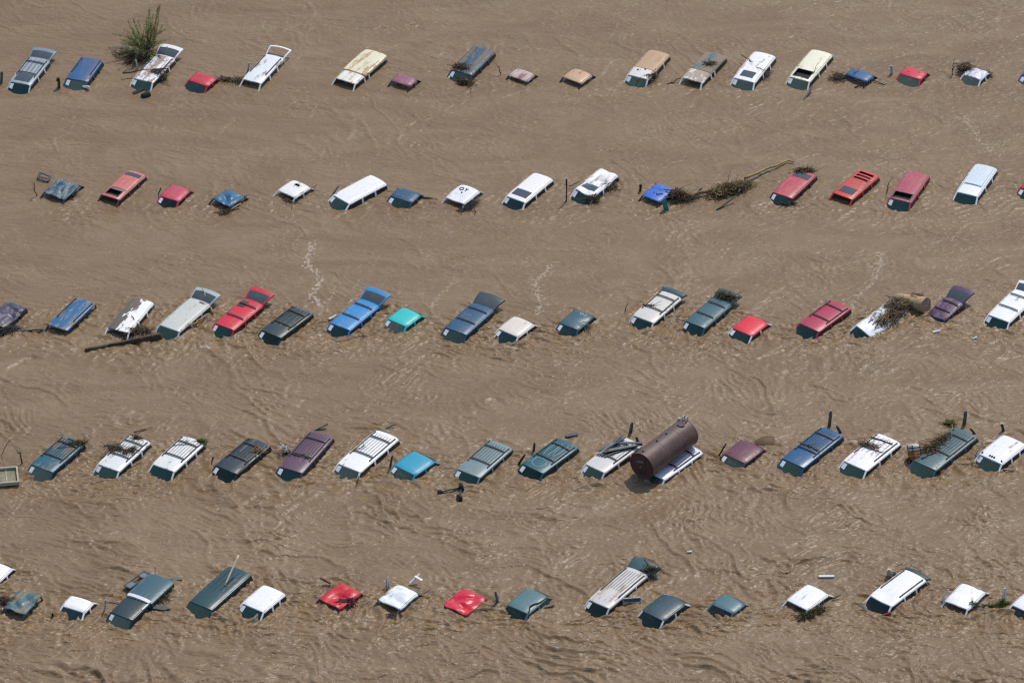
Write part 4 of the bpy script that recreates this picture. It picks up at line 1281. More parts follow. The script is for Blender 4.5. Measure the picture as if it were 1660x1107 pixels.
branch('long_pole', 'long pale tree pole sticking out of the large brush heap', 'branch', (12.985, 15.706, 0.250), (15.470, 17.765, 0.120), 0.08, 0.055, plain('pole_bark', (168, 138, 88), 0.75, var=0.3), 18, 0.02, 0)
branch('pole_tip', 'bent pale tip at the end of the long pole', 'branch', (15.470, 17.765, 0.120), (15.856, 17.638, 0.100), 0.055, 0.03, plain('pole_bark', (168, 138, 88), 0.75, var=0.3), 19, 0.02, 0)
branch('drift_branch', 'curved grey branch joining the two brush heaps', 'branch', (9.840, 14.029, 0.120), (11.116, 14.539, 0.250), 0.10, 0.08, WOOD, 20, 0.05, 8)
branch('black_pipe', 'black pipe sloping below the large brush heap', 'pipe', (11.337, 12.839, 0.000), (12.390, 13.752, 0.300), 0.05, 0.05, METD, 21, 0.0, 0)
branch('pale_twig', 'pale twig sticking up from the large brush heap', 'twig', *((12.082, 15.963, 0.000), (12.174, 15.963, 0.587)), 0.02, 0.01, WOODL, 22, 0.05, 3)
brush('brush caught on the rear of the faded red wagon', (16.394, 16.322, 0.340), 0.55, 0.2, 0.16, 80, 31, leaves=160, leafm=OLIVE)
brush('weeds under the front right of the faded red wagon', (15.300, 13.506, 0.000), 0.4, 0.22, 0.15, 50, 32, mats=(OLIVE, WOODD), leaves=80)
branch('drift_stick', 'dark stick standing left of the maroon van', 'stick', *((20.879, 14.666, 0.000), (20.991, 14.666, 0.737)), 0.035, 0.02, WOODD, 23, 0.06, 1)

# ---- middle row
brush('dark scrap heap in front of the crumpled purple wagon', (-27.059, 0.920, 0.050), 0.7, 0.35, 0.3, 90, 33, mats=(METD, WOODD), ang=30)
branch('dark_branch', 'dark branch floating left of the blue mud scraped van', 'branch', (-26.452, 0.933, 0.000), (-25.130, 0.991, 0.100), 0.035, 0.05, WOODD, 24, 0.02, 2)
branch('long_log', 'long dark log in the water below the grey stripped wagon', 'log', (-22.776, -0.895, 0.050), (-18.760, 0.373, 0.080), 0.10, 0.14, WOODD, 25, 0.008, 0)
branch('long_log', 'second thin log lying on the long dark log', 'log', (-21.545, -0.550, 0.140), (-18.820, 0.329, 0.250), 0.07, 0.10, WOODD, 26, 0.012, 2)
brush('dark branches between the long log and the grey stripped wagon', (-20.132, 0.680, 0.050), 0.8, 0.3, 0.4, 110, 34, ang=15)
branch('dark_branch', 'dark branch reaching up onto the grey stripped wagon', 'branch', (-19.715, 0.581, 0.200), (-20.453, 1.822, 0.420), 0.04, 0.02, WOODD, 27, 0.05, 5)
branch('pale_branch', 'pale bent branch along the side of the long silver wagon', 'branch', (-17.503, 1.037, 0.200), (-16.333, 2.327, 0.200), 0.045, 0.05, WOODL, 28, 0.05, 1)
branch('pale_branch', 'pale branch rising over the tailgate of the long silver wagon', 'branch', (-16.110, 2.595, 0.100), (-16.636, 3.950, 0.500), 0.05, 0.04, WOODL, 29, 0.06, 2)
upright('white_scrap', 'white scrap at left side of the bright blue tailgate wagon', 'scrap', (-9.797, 2.051, 0.100), (-9.460, 2.206, 0.200), 0.25, 0.04, WHITEP, 0.6, (0.3, -0.8, 0.2))
brush('pale torn trim at the side of the dark teal chalk marked sedan', (3.800, 1.354, 0.000), 0.3, 0.2, 0.28, 50, 35, mats=(plain('torn_trim', (140, 134, 112), 0.7), METD))
branch('drift_stick', 'small sticks left of the pale beige wagon', 'stick', *((6.109, 2.984, 0.000), (6.207, 2.984, 0.371)), 0.03, 0.015, WOODD, 30, 0.1, 4)
branch('drift_stick', 'dark twigs on the roof bar of the pale beige wagon', 'stick', (7.057, 2.911, 0.420), (7.667, 2.814, 0.420), 0.05, 0.03, WOODD, 31, 0.06, 6)
brush('mossy twigs on the raised tailgate of the slate blue wagon', (11.574, 3.643, 0.460), 0.5, 0.2, 0.12, 80, 36, mats=(WOODD, OLIVE), leaves=120, ang=-25)
branch('pale_branch', 'pale forked branch hanging on the slate blue tailgate', 'branch', (12.042, 3.175, 0.200), (12.437, 3.998, 0.550), 0.045, 0.035, WOODL, 32, 0.14, 1)
branch('drift_stick', 'short stick at left of the bright red sedan', 'stick', *((11.569, 1.053, 0.000), (11.496, 1.053, 0.246)), 0.02, 0.01, WOODD, 33, 0.08, 2)
brush('tangle of branches over the half sunk white car', (20.352, 2.201, 0.080), 1.35, 0.5, 0.42, 380, 37, mats=(WOODD, WOOD, WOODL), ang=50, leaves=160, leafm=plain('dry_leaf', (126, 104, 72), 0.8))
brush('grey ragged drift between the half sunk white car and the log', (20.732, 2.993, 0.200), 0.8, 0.45, 0.5, 220, 38, mats=(WOOD, WOODL, METD), ang=30, leaves=100, leafm=plain('dry_leaf', (126, 104, 72), 0.8))
branch('pale_branch', 'pale curved branches on the half sunk white car', 'branch', (19.139, 1.322, 0.350), (20.091, 2.767, 0.600), 0.03, 0.02, plain('bleached_stick', (206, 204, 190), 0.7), 34, 0.12, 5)
def sawn_log():
    root = thing('sawn_log', 'thick pale tree log with a sawn end facing the viewer', 'log', (22.314, 2.814, 0.420), 0, DGRP)
    ax = Vector((0.72, -0.62, 0.20)).normalized()
    rnd = random.Random(3)
    b = MB()
    seg = 26
    a = ax.cross(Vector((0, 0, 1))).normalized()
    c = a.cross(ax)
    rows = []
    for i in range(9):
        t = i / 8
        rr = 0.30 + 0.13 * t ** 0.8
        row = []
        for k in range(seg + 1):
            th = 2 * math.pi * (k % seg) / seg
            q = rr * (1 + 0.06 * noise.noise(Vector((math.cos(th) * 2, math.sin(th) * 2, t * 0.6))) )
            row.append(ax * (-2.0 + 2.0 * t) + a * (q * math.cos(th)) + c * (q * math.sin(th)))
        rows.append(row)
    b.grid(rows)
    b.build('trunk', plain('log_wood', (186, 156, 116), 0.75, var=0.35, scale=4.0), root, True)
    for i, (r0, r1) in enumerate(((0, .14), (.15, .26), (.27, .36), (.37, .42))):
        b = MB()
        off = 0.004 + 0.006 * (3 - i)
        b.grid([[ax * off + a * (r * math.cos(6.2832 * k / seg)) + c * (r * math.sin(6.2832 * k / seg)) for k in range(seg + 1)] for r in (max(r0, .001), r1)])
        b.build('growth_ring', plain('sawn_face', (172, 144, 114), 0.8, var=0.3), root)
    b = MB()
    b.grid([[a * (r * math.cos(6.2832 * k / seg)) + c * (r * math.sin(6.2832 * k / seg)) for k in range(seg + 1)] for r in (.001, .43)])
    b.build('cut_face', plain('cut_face', (112, 90, 66), 0.8), root)
    for i in range(10):
        th = rnd.uniform(0, 6.28)
        b = MB()
        p = a * (0.36 * math.cos(th)) + c * (0.36 * math.sin(th)) - ax * 0.9
        b.beam(p * 1.08, p * 1.08 + ax * rnd.uniform(0.3, 0.8), 0.04, 0.02)
        b.build('bark_strip', WOOD, root)
sawn_log()
branch('arched_vine', 'dark arched vine behind the sawn log', 'vine', (21.119, 3.784, 0.200), (22.257, 4.039, 0.300), 0.035, 0.045, WOODD, 35, 0.05, 4)
branch('arched_vine', 'thin looping vine above the sawn log', 'vine', (21.248, 4.176, 0.100), (21.981, 4.421, 0.100), 0.02, 0.02, WOODD, 36, 0.35, 1)
upright('dark_board', 'dark board under the sawn log', 'board', (22.064, 2.349, 0.020), (23.405, 2.664, 0.160), 0.2, 0.06, METD, 0.5, (0.2, -0.8, 0.1))
upright('foam_scrap', 'small white scrap floating below the sawn log', 'scrap', (22.618, 0.889, 0.030), (22.938, 0.936, 0.080), 0.22, 0.05, WHITEP, 0.6, (0.2, -0.9, 0.1))
upright('foam_scrap', 'tiny white scrap floating right of the sawn log', 'scrap', (24.676, 0.255, 0.030), (24.880, 0.301, 0.080), 0.12, 0.05, WHITEP, 0.6, (0.2, -0.9, 0.1))
plank('pale_strip', 'pale strip hanging in the broken windshield at right of middle row', 'strip', (25.942, 1.406, 0.030), (26.163, 1.515, 0.120), 0.05, 0.03, WHITEP)

# ---- fourth row
def bed_tray():
    root = thing('floating_tray', 'pale grey shallow tray floating at the left edge', 'tray', (-26.311, -12.542, 0.060), math.radians(8), None)
    m = plain('tray_grey', (176, 172, 148), 0.7, var=0.2)
    b = MB()
    b.beam((-1.2, 0, 0.02), (0.75, 0, 0.02), 1.35, 0.05)
    b.build('floor_panel', plain('tray_floor', (140, 138, 112), 0.8, var=0.3), root)
    for p0, p1 in (((-1.2, 0.66, 0.10), (0.78, 0.66, 0.10)), ((-1.2, -0.66, 0.10), (0.78, -0.66, 0.10))):
        b = MB(); b.beam(p0, p1, 0.09, 0.2); b.build('side_wall', m, root)
    b = MB(); b.beam((0.78, -0.69, 0.10), (0.78, 0.69, 0.10), 0.09, 0.21); b.build('end_wall', m, root)
    for i in range(3):
        b = MB(); b.beam((0.2 - i * 0.5, -0.6, 0.055), (0.2 - i * 0.5, 0.6, 0.055), 0.05, 0.03); b.build('floor_rib', m, root)
bed_tray()
branch('drift_stick', 'tall thin stick near the left edge of the fourth row', 'stick', *((-26.539, -10.445, 0.000), (-26.060, -10.445, 1.008)), 0.02, 0.015, WOODD, 37, 0.03, 1)
branch('green_stalk', 'green stalk standing left of the teal blue wagon', 'stalk', *((-25.406, -11.119, -0.000), (-25.481, -11.119, 0.725)), 0.045, 0.03, plain('stalk_green', (52, 74, 46), 0.7), 38, 0.05, 2)
brush('green brown brush on the right rear of the teal blue wagon', (-22.589, -9.877, 0.320), 0.45, 0.22, 0.18, 80, 39, mats=(OLIVE, WOODD), leaves=140, ang=20)
brush('brown mud clump across the roof bar of the mud pile white wagon', (-20.452, -10.440, 0.360), 0.62, 0.14, 0.16, 90, 40, leaves=60, leafm=WOODD, ang=-25)
brush('brown mud clump on the right side of the mud pile white wagon', (-19.916, -10.638, 0.340), 0.42, 0.18, 0.16, 70, 41, mats=(WOOD, WOODD), leaves=60, leafm=WOOD, ang=40)
branch('drift_branch', 'long twig in the water behind the mud pile white wagon', 'branch', (-19.759, -8.404, 0.030), (-18.825, -7.942, 0.050), 0.03, 0.02, WOOD, 42, 0.02, 2)
brush('green leaves at the rear corner of the leafy white wagon', (-16.125, -9.708, 0.280), 0.26, 0.2, 0.16, 40, 43, mats=(OLIVE, WOODD), leaves=160, leafm=GREENL)
branch('forked_stick', 'grey forked stick on the ribbed roof of the leafy white wagon', 'stick', (-17.647, -10.079, 0.400), (-16.893, -10.039, 0.420), 0.025, 0.015, METD, 44, 0.05, 4)
brush('greenish debris at right rear of the mud pile wagon', (-19.494, -9.367, 0.360), 0.2, 0.16, 0.10, 30, 45, mats=(OLIVE, WOODD), leaves=50)
upright('edge_strip', 'dark door edge standing left of the dark navy wagon', 'car door', *((-15.603, -11.119, -0.000), (-15.472, -11.119, 0.403)), 0.08, 0.03, METD, 0.6)
brush('small clump on the right rail of the dark navy wagon', (-13.220, -10.609, 0.400), 0.22, 0.10, 0.10, 30, 46, mats=(WOOD, WOODL))
upright('metal_sheet', 'dark slanted panel behind the purple wagon', 'metal sheet', (-10.284, -8.122, 0.000), (-9.658, -7.919, 0.220), 0.16, 0.05, SLATEP, 0.9, (0.3, -0.6, 0.3))
upright('metal_sheet', 'dark slanted panel behind the long white ribbed wagon', 'metal sheet', (-6.782, -8.122, 0.000), (-6.122, -7.919, 0.220), 0.14, 0.05, SLATEP, 0.9, (0.3, -0.6, 0.3))
brush('pale feathery clump at left of the purple wagon', (-11.695, -10.273, 0.200), 0.22, 0.2, 0.35, 30, 47, mats=(WHITEP, WOODL))
branch('moss_branch', 'mossy branch on the front bar of the purple wagon', 'branch', (-11.642, -10.721, 0.400), (-10.510, -11.311, 0.420), 0.03, 0.025, OLIVE, 48, 0.05, 7)
branch('bare_twig', 'bare dark twigs on the front bar of the long white ribbed wagon', 'twig', (-8.269, -10.609, 0.400), (-7.621, -10.214, 0.480), 0.025, 0.012, WOODD, 49, 0.1, 12)
branch('drift_stick', 'dark stick below the long white ribbed wagon windshield', 'stick', *((-7.992, -12.959, 0.000), (-7.919, -12.959, 0.523)), 0.03, 0.02, WOODD, 50, 0.05, 0)
upright('edge_strip', 'dark green door edge left of the turquoise blue sedan', 'car door', *((-6.323, -11.567, 0.000), (-6.182, -11.567, 0.805)), 0.14, 0.03, plain('green_panel', (40, 76, 72), 0.4), 0.3)
def axle():
    root = thing('wheel_axle', 'dark axle with three wheels half sunk below the grey green wagon', 'axle', (-3.155, -13.679, 0.000), 0, DGRP)
    o = Vector((-3.155, -13.679, 0.000))
    w = [Vector((-2.603, -13.429, 0.140)) - o, Vector((-2.695, -14.258, 0.060)) - o, Vector((-3.693, -13.770, 0.050)) - o]
    for c, a, r in zip(w, ((0.9, 0.2, 0.2), (0.8, 0.4, 0.1), (0.7, 0.5, 0.2)), (0.24, 0.2, 0.15)):
        wheel(root, c, a, r, 0.2)
    for a, c in ((0, 2), (0, 1)):
        b = MB(); b.tube([w[a], w[a].lerp(w[c], 0.5) + Vector((0, 0, 0.03)), w[c]], 0.045, 8); b.build('axle_tube', METD, root)
axle()
upright('edge_strip', 'dark door edge standing at left front of the dark teal wagon', 'car door', *((0.328, -11.231, 0.000), (0.687, -11.231, 0.645)), 0.16, 0.03, METD, 0.4)
upright('edge_strip', 'slim grey door corner standing behind the dark teal wagon mirror', 'car door', *((1.117, -10.107, 0.000), (1.182, -10.107, 0.565)), 0.16, 0.03, plain('door_grey', (84, 92, 88), 0.4), 0.3)
plank('dark_plank', 'short dark plank behind the dark teal wagon', 'plank', (2.783, -8.796, 0.050), (3.431, -8.634, 0.080), 0.22, 0.06, METD)
def scrap_bars():
    root = thing('scrap_bars', 'bundle of dark metal bars piled on the pale grey wagon', 'scrap', (5.525, -10.017, 0.420), 0, DGRP)
    o = Vector((5.525, -10.017, 0.420))
    rnd = random.Random(8)
    bars = [((-75,400),(95,270)),((-95,395),(60,300)),((-70,430),(110,285)),((-40,390),(255,340)),((-60,405),(240,345)),((-20,420),(180,350)),((-50,440),(150,365)),((-90,420),(20,330)),((20,330),(250,332)),((-30,375),(90,300))]
    for i, (a, b_) in enumerate(bars):
        p0 = Vector(BAR0[i]) - o
        p1 = Vector(BAR1[i]) - o
        b = MB()
        b.beam(p0, p1, 0.09 + 0.03 * (i % 3), 0.05)
        b.build('metal_bar', (METD, plain('teal_bar', (48, 74, 76), 0.4), METD, plain('steel_bar', (120, 136, 146), 0.35))[i % 4], root)
    b = MB(); b.tube([(-0.75, -0.75, 0.0), (-0.6, -0.72, 0.08), (-0.45, -0.70, 0.0)], [0.10, 0.13, 0.08], 8); b.build('rusty_lump', RUST, root, True)
BAR0 = [(4.630, -10.665, 0.400), (4.498, -10.651, 0.430), (4.656, -11.086, 0.460), (4.858, -10.692, 0.500), (4.723, -10.917, 0.540), (4.986, -10.918, 0.420), (4.786, -11.170, 0.440), (4.526, -10.987, 0.470), (5.259, -10.100, 0.560), (4.923, -10.635, 0.580)]
BAR1 = [(5.765, -9.337, 0.500), (5.528, -9.705, 0.520), (5.861, -9.507, 0.500), (6.801, -10.157, 0.520), (6.703, -10.185, 0.500), (6.310, -10.158, 0.440), (6.109, -10.355, 0.460), (5.261, -10.016, 0.500), (6.768, -10.150, 0.580), (5.722, -9.845, 0.620)]
scrap_bars()
upright('metal_sheet', 'dark panel standing in the water behind the metal bars', 'metal sheet', *((6.182, -8.407, 0.000), (6.286, -8.407, 0.647)), 0.22, 0.04, SLATEP, 0.5)
upright('metal_sheet', 'dark shard standing between the metal bars and the tank', 'metal sheet', *((6.561, -9.316, 0.000), (6.491, -9.316, 0.364)), 0.2, 0.04, SLATEP, 0.2)
def tank():
    p0 = Vector((6.682, -12.675, 0.920))
    p1 = Vector((9.071, -9.666, 0.920))
    d = p1 - p0
    L = d.length
    ax = d.normalized()
    root = thing('storage_tank', 'big brown steel tank lying across the white wagon', 'tank', (p0.x, p0.y, 0.0), math.atan2(ax.y, ax.x), None)
    R, zc, seg = 0.75, 0.92, 48
    tm = plain('tank_steel', (98, 73, 68), 0.55, var=0.32, scale=1.3)
    b = MB()
    ring_ = lambda x, r: [Vector((x, r * math.cos(6.28318 * k / seg), zc + r * math.sin(6.28318 * k / seg))) for k in range(seg + 1)]
    b.grid([ring_(x, R) for x in (0.02, 1.0, 2.0, 3.0, L - 0.02)])
    b.build('shell', tm, root, True)
    for x in (1.35, 2.7):
        b = MB(); b.grid([ring_(x - 0.012, R + 0.002), ring_(x - 0.008, R + 0.008), ring_(x + 0.008, R + 0.008), ring_(x + 0.012, R + 0.002)]); b.build('weld_seam', tm, root, True)
    hm = plain('tank_head', (74, 48, 46), 0.6, var=0.25, scale=2.5)
    for x, sg, nm in ((0.02, -1, 'end_cap'), (L - 0.02, 1, 'end_cap')):
        b = MB()
        b.grid([ring_(x, R + 0.004), ring_(x + sg * 0.03, R + 0.004), ring_(x + sg * 0.03, R - 0.04), ring_(x + sg * 0.01, R - 0.05), ring_(x + sg * 0.05, R * .6), ring_(x + sg * 0.07, R * .3), ring_(x + sg * 0.075, 0.001)])
        b.build(nm, hm, root, True)
    b = MB(); b.slab([(-0.06, 0.30, zc + 0.30), (-0.06, -0.14, zc + 0.44), (-0.06, -0.20, zc + 0.30), (-0.06, 0.24, zc + 0.16)], 0.02); b.build('name_plate', plain('plate_grey', (110, 100, 104), 0.5), root)
    b = MB(); b.tube([(-0.05, 0.02, zc - 0.02), (-0.11, 0.02, zc - 0.02)], 0.03, 8); b.build('drain_plug', METL, root)
    for x in (0.25, 1.45, 2.25):
        b = MB(); b.tube([(x, 0.12, zc + R - 0.03), (x, 0.12, zc + R + 0.06), (x, 0.12, zc + R + 0.065)], [0.05, 0.05, 0.02], 8); b.build('pipe_fitting', BLACK, root)
    b = MB(); b.tube([(L - 0.5, 0.0, zc + R - 0.05), (L - 0.5, 0.0, zc + R + 0.05), (L - 0.5, 0, zc + R + 0.06)], [0.2, 0.2, 0.05], 14); b.build('manhole', plain('manhole_rust', (70, 48, 44), 0.6), root)
    for dy in (0.0, 0.2):
        b = MB(); b.tube([(L - 0.15, dy - 0.05, zc + R - 0.03), (L - 0.15, dy - 0.05, zc + R + 0.26), (L - 0.02, dy - 0.05, zc + R + 0.30), (L + 0.02, dy - 0.05, zc + R - 0.1)], 0.03, 7); b.build('vent_pipe', METL, root)
    b = MB(); b.tube([(L - 0.08, 0.42, zc + R * .8), (L - 0.08, 0.46, zc + R * .8 + 0.15), (L - 0.08, 0.47, zc + R * .8 + 0.17)], [0.09, 0.09, 0.03], 9); b.build('vent_cap', METL, root)
tank()
upright('edge_strip', 'dark door edge standing left of the maroon sedan', 'car door', *((10.705, -10.558, 0.000), (11.114, -10.558, 0.847)), 0.10, 0.03, METD, 0.5)
branch('drift_branch', 'brown twisted branch on the front bar of the long blue wagon', 'branch', (14.892, -9.813, 0.420), (15.879, -10.524, 0.420), 0.035, 0.03, WOOD, 51, 0.05, 4)
upright('metal_sheet', 'dark panel standing behind the long blue wagon', 'metal sheet', *((16.606, -7.780, 0.000), (16.669, -7.780, 0.931)), 0.22, 0.04, SLATEP, 0.6)
upright('metal_sheet', 'low dark shard at rear corner of the long blue wagon', 'metal sheet', *((17.151, -8.407, 0.000), (16.958, -8.407, 0.445)), 0.22, 0.04, SLATEP, 0.3)
brush('twigs across the roof of the white wagon left of the drum', (18.535, -10.074, 0.380), 0.5, 0.18, 0.12, 60, 52, ang=-20)
branch('drift_branch', 'dark branch lying along the white wagon roof left of the drum', 'branch', (18.074, -10.073, 0.420), (19.219, -10.749, 0.420), 0.035, 0.02, WOODD, 53, 0.04, 5)
branch('drift_branch', 'dark stick on the rear bar of the white wagon left of the drum', 'branch', (18.701, -9.395, 0.420), (19.784, -10.017, 0.420), 0.04, 0.03, WOODD, 54, 0.03, 3)
def drum():
    base, top = Vector((20.923, -10.935, 0.150)), Vector((20.824, -10.535, 0.750))
    root = thing('strapped_drum', 'orange and white drum with black straps on the slate green wagon', 'drum', tuple(base), 0, DGRP)
    ax = (top - base)
    L = ax.length
    ax.normalize()
    b = MB(); b.tube([ax * -0.1, ax * 0.0, ax * (L * .5), ax * (L * .52)], [0.20, 0.30, 0.31, 0.27], 20); b.build('orange_shell', plain('drum_orange', (206, 128, 24), 0.5, var=0.25), root, True)
    b = MB(); b.tube([ax * (L * .52), ax * (L * .54), ax * (L * .95), ax * (L * 1.05)], [0.27, 0.31, 0.29, 0.18], 20); b.build('white_shell', plain('drum_white', (206, 200, 188), 0.6, var=0.2), root, True)
    for t in (0.1, 0.36, 0.53, 0.80):
        b = MB(); b.tube([ax * (L * t - 0.02), ax * (L * t + 0.02)], 0.325, 20); b.build('strap', BLACK, root, True)
    for k in range(4):
        a = ax.cross(Vector((0, 0, 1))).normalized()
        c = a.cross(ax)
        th = 0.5 + k * 1.57
        o = (a * math.cos(th) + c * math.sin(th)) * 0.33
        b = MB(); b.beam(o - ax * 0.1, o + ax * L, 0.04, 0.03); b.build('cage_bar', METD, root)
    wheel(root, (-0.28, -0.1, -0.12), (0.6, 0.7, 0.1), 0.16, 0.12)
drum()
brush('mossy branches along the left roof of the slate green wagon', (22.018, -10.046, 0.360), 1.0, 0.22, 0.25, 170, 55, mats=(WOODD, OLIVE, WOOD), ang=48, leaves=160)
branch('drift_branch', 'reddish branch on the front roof of the slate green wagon', 'branch', (21.219, -11.283, 0.400), (21.971, -10.735, 0.450), 0.04, 0.03, RUST, 56, 0.05, 3)
branch('pale_stick', 'pale stick standing on the rear roof of the slate green wagon', 'stick', (22.842, -9.451, 0.420), (22.963, -8.850, 0.800), 0.018, 0.015, WOODL, 57, 0.03, 0)
brush('weeds at the front corner of the slate green wagon', (21.917, -11.902, 0.000), 0.3, 0.2, 0.14, 40, 58, mats=(OLIVE, WOODD), leaves=60)
brush('yellow green weeds behind the slate green wagon', (22.944, -7.666, 0.000), 0.32, 0.22, 0.22, 30, 59, mats=(plain('straw', (140, 124, 70), 0.8), OLIVE), leaves=40, leafm=OLIVE)
upright('metal_sheet', 'dark panel standing behind the slate green wagon', 'metal sheet', *((23.672, -7.666, 0.000), (23.732, -7.666, 0.850)), 0.24, 0.04, SLATEP, 0.6)
upright('metal_sheet', 'low dark shard at the rear of the slate green wagon', 'metal sheet', *((24.147, -8.464, 0.000), (23.934, -8.464, 0.324)), 0.2, 0.03, SLATEP, 0.4)
upright('dark_post', 'dark post behind the truck cab with marker lamps', 'post', *((25.678, -8.293, 0.000), (25.590, -8.293, 0.445)), 0.16, 0.05, METD, 0.9)
upright('edge_strip', 'pale door edge standing left of the marker lamp truck cab', 'car door', *((24.003, -10.558, 0.000), (24.453, -10.558, 0.887)), 0.08, 0.03, METL, 0.6)
branch('drift_branch', 'long thin branch floating below the marker lamp truck cab', 'branch', (22.816, -11.127, 0.030), (25.969, -11.899, 0.030), 0.02, 0.03, WOODD, 60, 0.02, 4)

# ---- nearest row
brush('dark twigs at left front of the crushed slate wagon', (-25.452, -23.076, 0.050), 0.5, 0.35, 0.3, 80, 61)
upright('pale_post', 'thin pale post standing between white cab and dark pickup', 'post', *((-20.396, -23.845, 0.000), (-20.264, -23.845, 0.752)), 0.08, 0.05, METL, 0.9)
upright('black_scrap', 'small black scrap left of the white truck cab with open door', 'scrap', *((-22.921, -24.313, 0.000), (-22.921, -24.313, 0.277)), 0.09, 0.05, BLACK, 0.6)
def toolbox():
    root = thing('tool_rack', 'slate tool rack frame at the left side of the dark pickup', 'rack', (-18.862, -21.487, 0.120), math.radians(52), DGRP)
    m = plain('rack_slate', (92, 112, 124), 0.45)
    for (p0, p1) in (((-0.75, 0.2, 0.1), (0.75, 0.2, 0.1)), ((-0.75, -0.2, 0.1), (0.75, -0.2, 0.1)), ((-0.75, -0.2, 0.1), (-0.75, 0.2, 0.1)), ((0.75, -0.2, 0.1), (0.75, 0.2, 0.1)), ((-0.2, -0.2, 0.1), (-0.2, 0.2, 0.1)), ((0.3, -0.2, 0.1), (0.3, 0.2, 0.1))):
        b = MB(); b.beam(p0, p1, 0.06, 0.06); b.build('rack_bar', METD, root)
    for x0, x1 in ((-0.70, -0.25), (0.35, 0.70)):
        b = MB(); b.beam((x0, 0, 0.10), (x1, 0, 0.10), 0.32, 0.03); b.build('rack_panel', m, root)
toolbox()
upright('metal_flap', 'dark triangular open door at right of the dark pickup', 'metal sheet', (-18.029, -23.441, 0.050), (-17.101, -23.671, 0.050), 0.5, 0.05, METD, 0.1, (0.25, 0.9, 0.1))  # an open door of the pickup, built as a loose sheet
upright('metal_sheet', 'dark shard behind the bed of the dark pickup', 'metal sheet', (-17.103, -21.130, 0.050), (-16.618, -21.249, 0.100), 0.3, 0.04, SLATEP, 0.8, (0.3, 0.9, 0.1))
brush('weeds at the right side of the dark pickup bed', (-17.680, -22.866, 0.050), 0.4, 0.25, 0.25, 60, 62, mats=(OLIVE, WOODD), leaves=80, ang=50)
branch('bare_twig', 'bare twig sticking up behind the dark pickup', 'twig', *((-17.984, -20.746, 0.000), (-17.981, -20.746, 0.437)), 0.015, 0.01, WOODD, 63, 0.1, 3)
branch('bamboo_pole', 'pale bamboo pole leaning on the dark teal van', 'pole', (-14.411, -22.206, 0.400), (-13.739, -20.916, 1.350), 0.05, 0.045, BAMBOO, 64, 0.003, 0)
branch('bent_pipe', 'dark rusty bent arm behind the crushed red sedan', 'pipe', (-9.120, -21.752, 0.200), (-9.633, -21.476, 0.350), 0.05, 0.06, RUST, 65, 0.03, 1)
brush('torn red trim at the right front of the crushed red sedan', (-8.166, -23.194, 0.100), 0.3, 0.15, 0.25, 24, 66, mats=(plain('red_trim', (150, 26, 40), 0.4), METD), r=0.03)
upright('white_strip', 'white strip standing behind the bent white sedan', 'strip', *((-6.201, -21.802, 0.000), (-6.212, -21.802, 0.651)), 0.10, 0.03, WHITEP, 0.9)
upright('slate_strip', 'grey strip beside the white strip behind the bent white sedan', 'strip', *((-6.310, -21.750, -0.000), (-6.309, -21.750, 0.516)), 0.06, 0.03, METL, 0.9)
root = thing('broken_cross', 'white cross shaped bracket sticking up behind the bent white sedan', 'bracket', (-5.150, -21.465, 0.000), 0, DGRP)
_o = Vector((-5.150, -21.465, 0.000))
for a_, b_ in (((-5.147, -21.598, 0.100), (-4.640, -21.292, 0.450)), ((-4.880, -21.432, 0.420), (-4.508, -21.711, 0.360))):
    b = MB(); b.beam(Vector(a_) - _o, Vector(b_) - _o, 0.13, 0.05); b.build('bracket_arm', WHITEP, root)
branch('drift_stick', 'dark thin stick right of the bent white sedan', 'stick', (-4.436, -22.527, 0.150), (-4.133, -22.344, 0.250), 0.025, 0.015, WOODD, 67, 0.05, 1)
brush('dark scraps under the front of the bent white sedan', (-5.936, -24.209, 0.000), 0.4, 0.2, 0.10, 40, 68, mats=(METD, WOODD))
upright('metal_sheet', 'small dark strut standing left of the slate green torn sedan', 'metal sheet', *((-0.746, -23.271, 0.000), (-0.821, -23.271, 0.832)), 0.13, 0.05, SLATEP, 0.7)
upright('slate_strut', 'pale edge of the strut left of the slate green torn sedan', 'strut', *((-0.664, -23.062, 0.000), (-0.727, -23.062, 0.476)), 0.06, 0.03, METL, 0.7)
def torn_side():
    root, rp, fr = CAR['e10']
    b = MB()
    pts = [rp(0.96, 0.93, 0.05), rp(0.70, 0.80, 0.08), rp(0.55, 0.66, 0.09), rp(0.30, 0.70, 0.09), rp(0.10, 0.78, 0.09), rp(-0.2, 0.90, 0.06), rp(-0.95, 0.97, 0.04)]
    low = [Vector((p.x + (0.25 if i < 2 else 0), p.y + 0.28, -0.08)) for i, p in enumerate(pts)]
    for i in range(len(pts)):
        low[i].y = max(low[i].y, rp(0, 1).y + 0.12)
    b.grid([pts, low])
    b.build('torn_side_panel', plain('torn_green', (40, 46, 36), 0.7), root)
torn_side()
upright('metal_flap', 'dark torn flap at the right of the slate green torn sedan', 'metal flap', (1.580, -23.494, 0.050), (2.118, -23.345, 0.080), 0.25, 0.03, METD, 0.2, (0.2, 0.9, 0.1))
branch('bare_twig', 'bare forked twig below the slate green torn sedan', 'twig', (0.377, -25.244, -0.000), (0.787, -24.547, 0.100), 0.02, 0.012, WOOD, 69, 0.05, 2)
root = thing('open_door_frame', 'pale framed open door at the right side of the long pale van', 'metal sheet', (5.960, -22.853, 0.000), 0, DGRP)  # open door of the van, built as a separate frame
_o = Vector((5.960, -22.853, 0.000))
_c = [Vector(q) - _o for q in ((5.510, -23.091, 0.260), (6.430, -22.960, 0.240), (6.462, -23.076, 0.050), (5.605, -23.168, 0.080))]
for i in range(4):
    b = MB(); b.beam(_c[i], _c[(i + 1) % 4], 0.07, 0.05); b.build('frame_bar', plain('frame_grey', (150, 162, 164), 0.5), root)
b = MB(); b.quad(*_c); b.build('door_glass', GLASS_T, root)
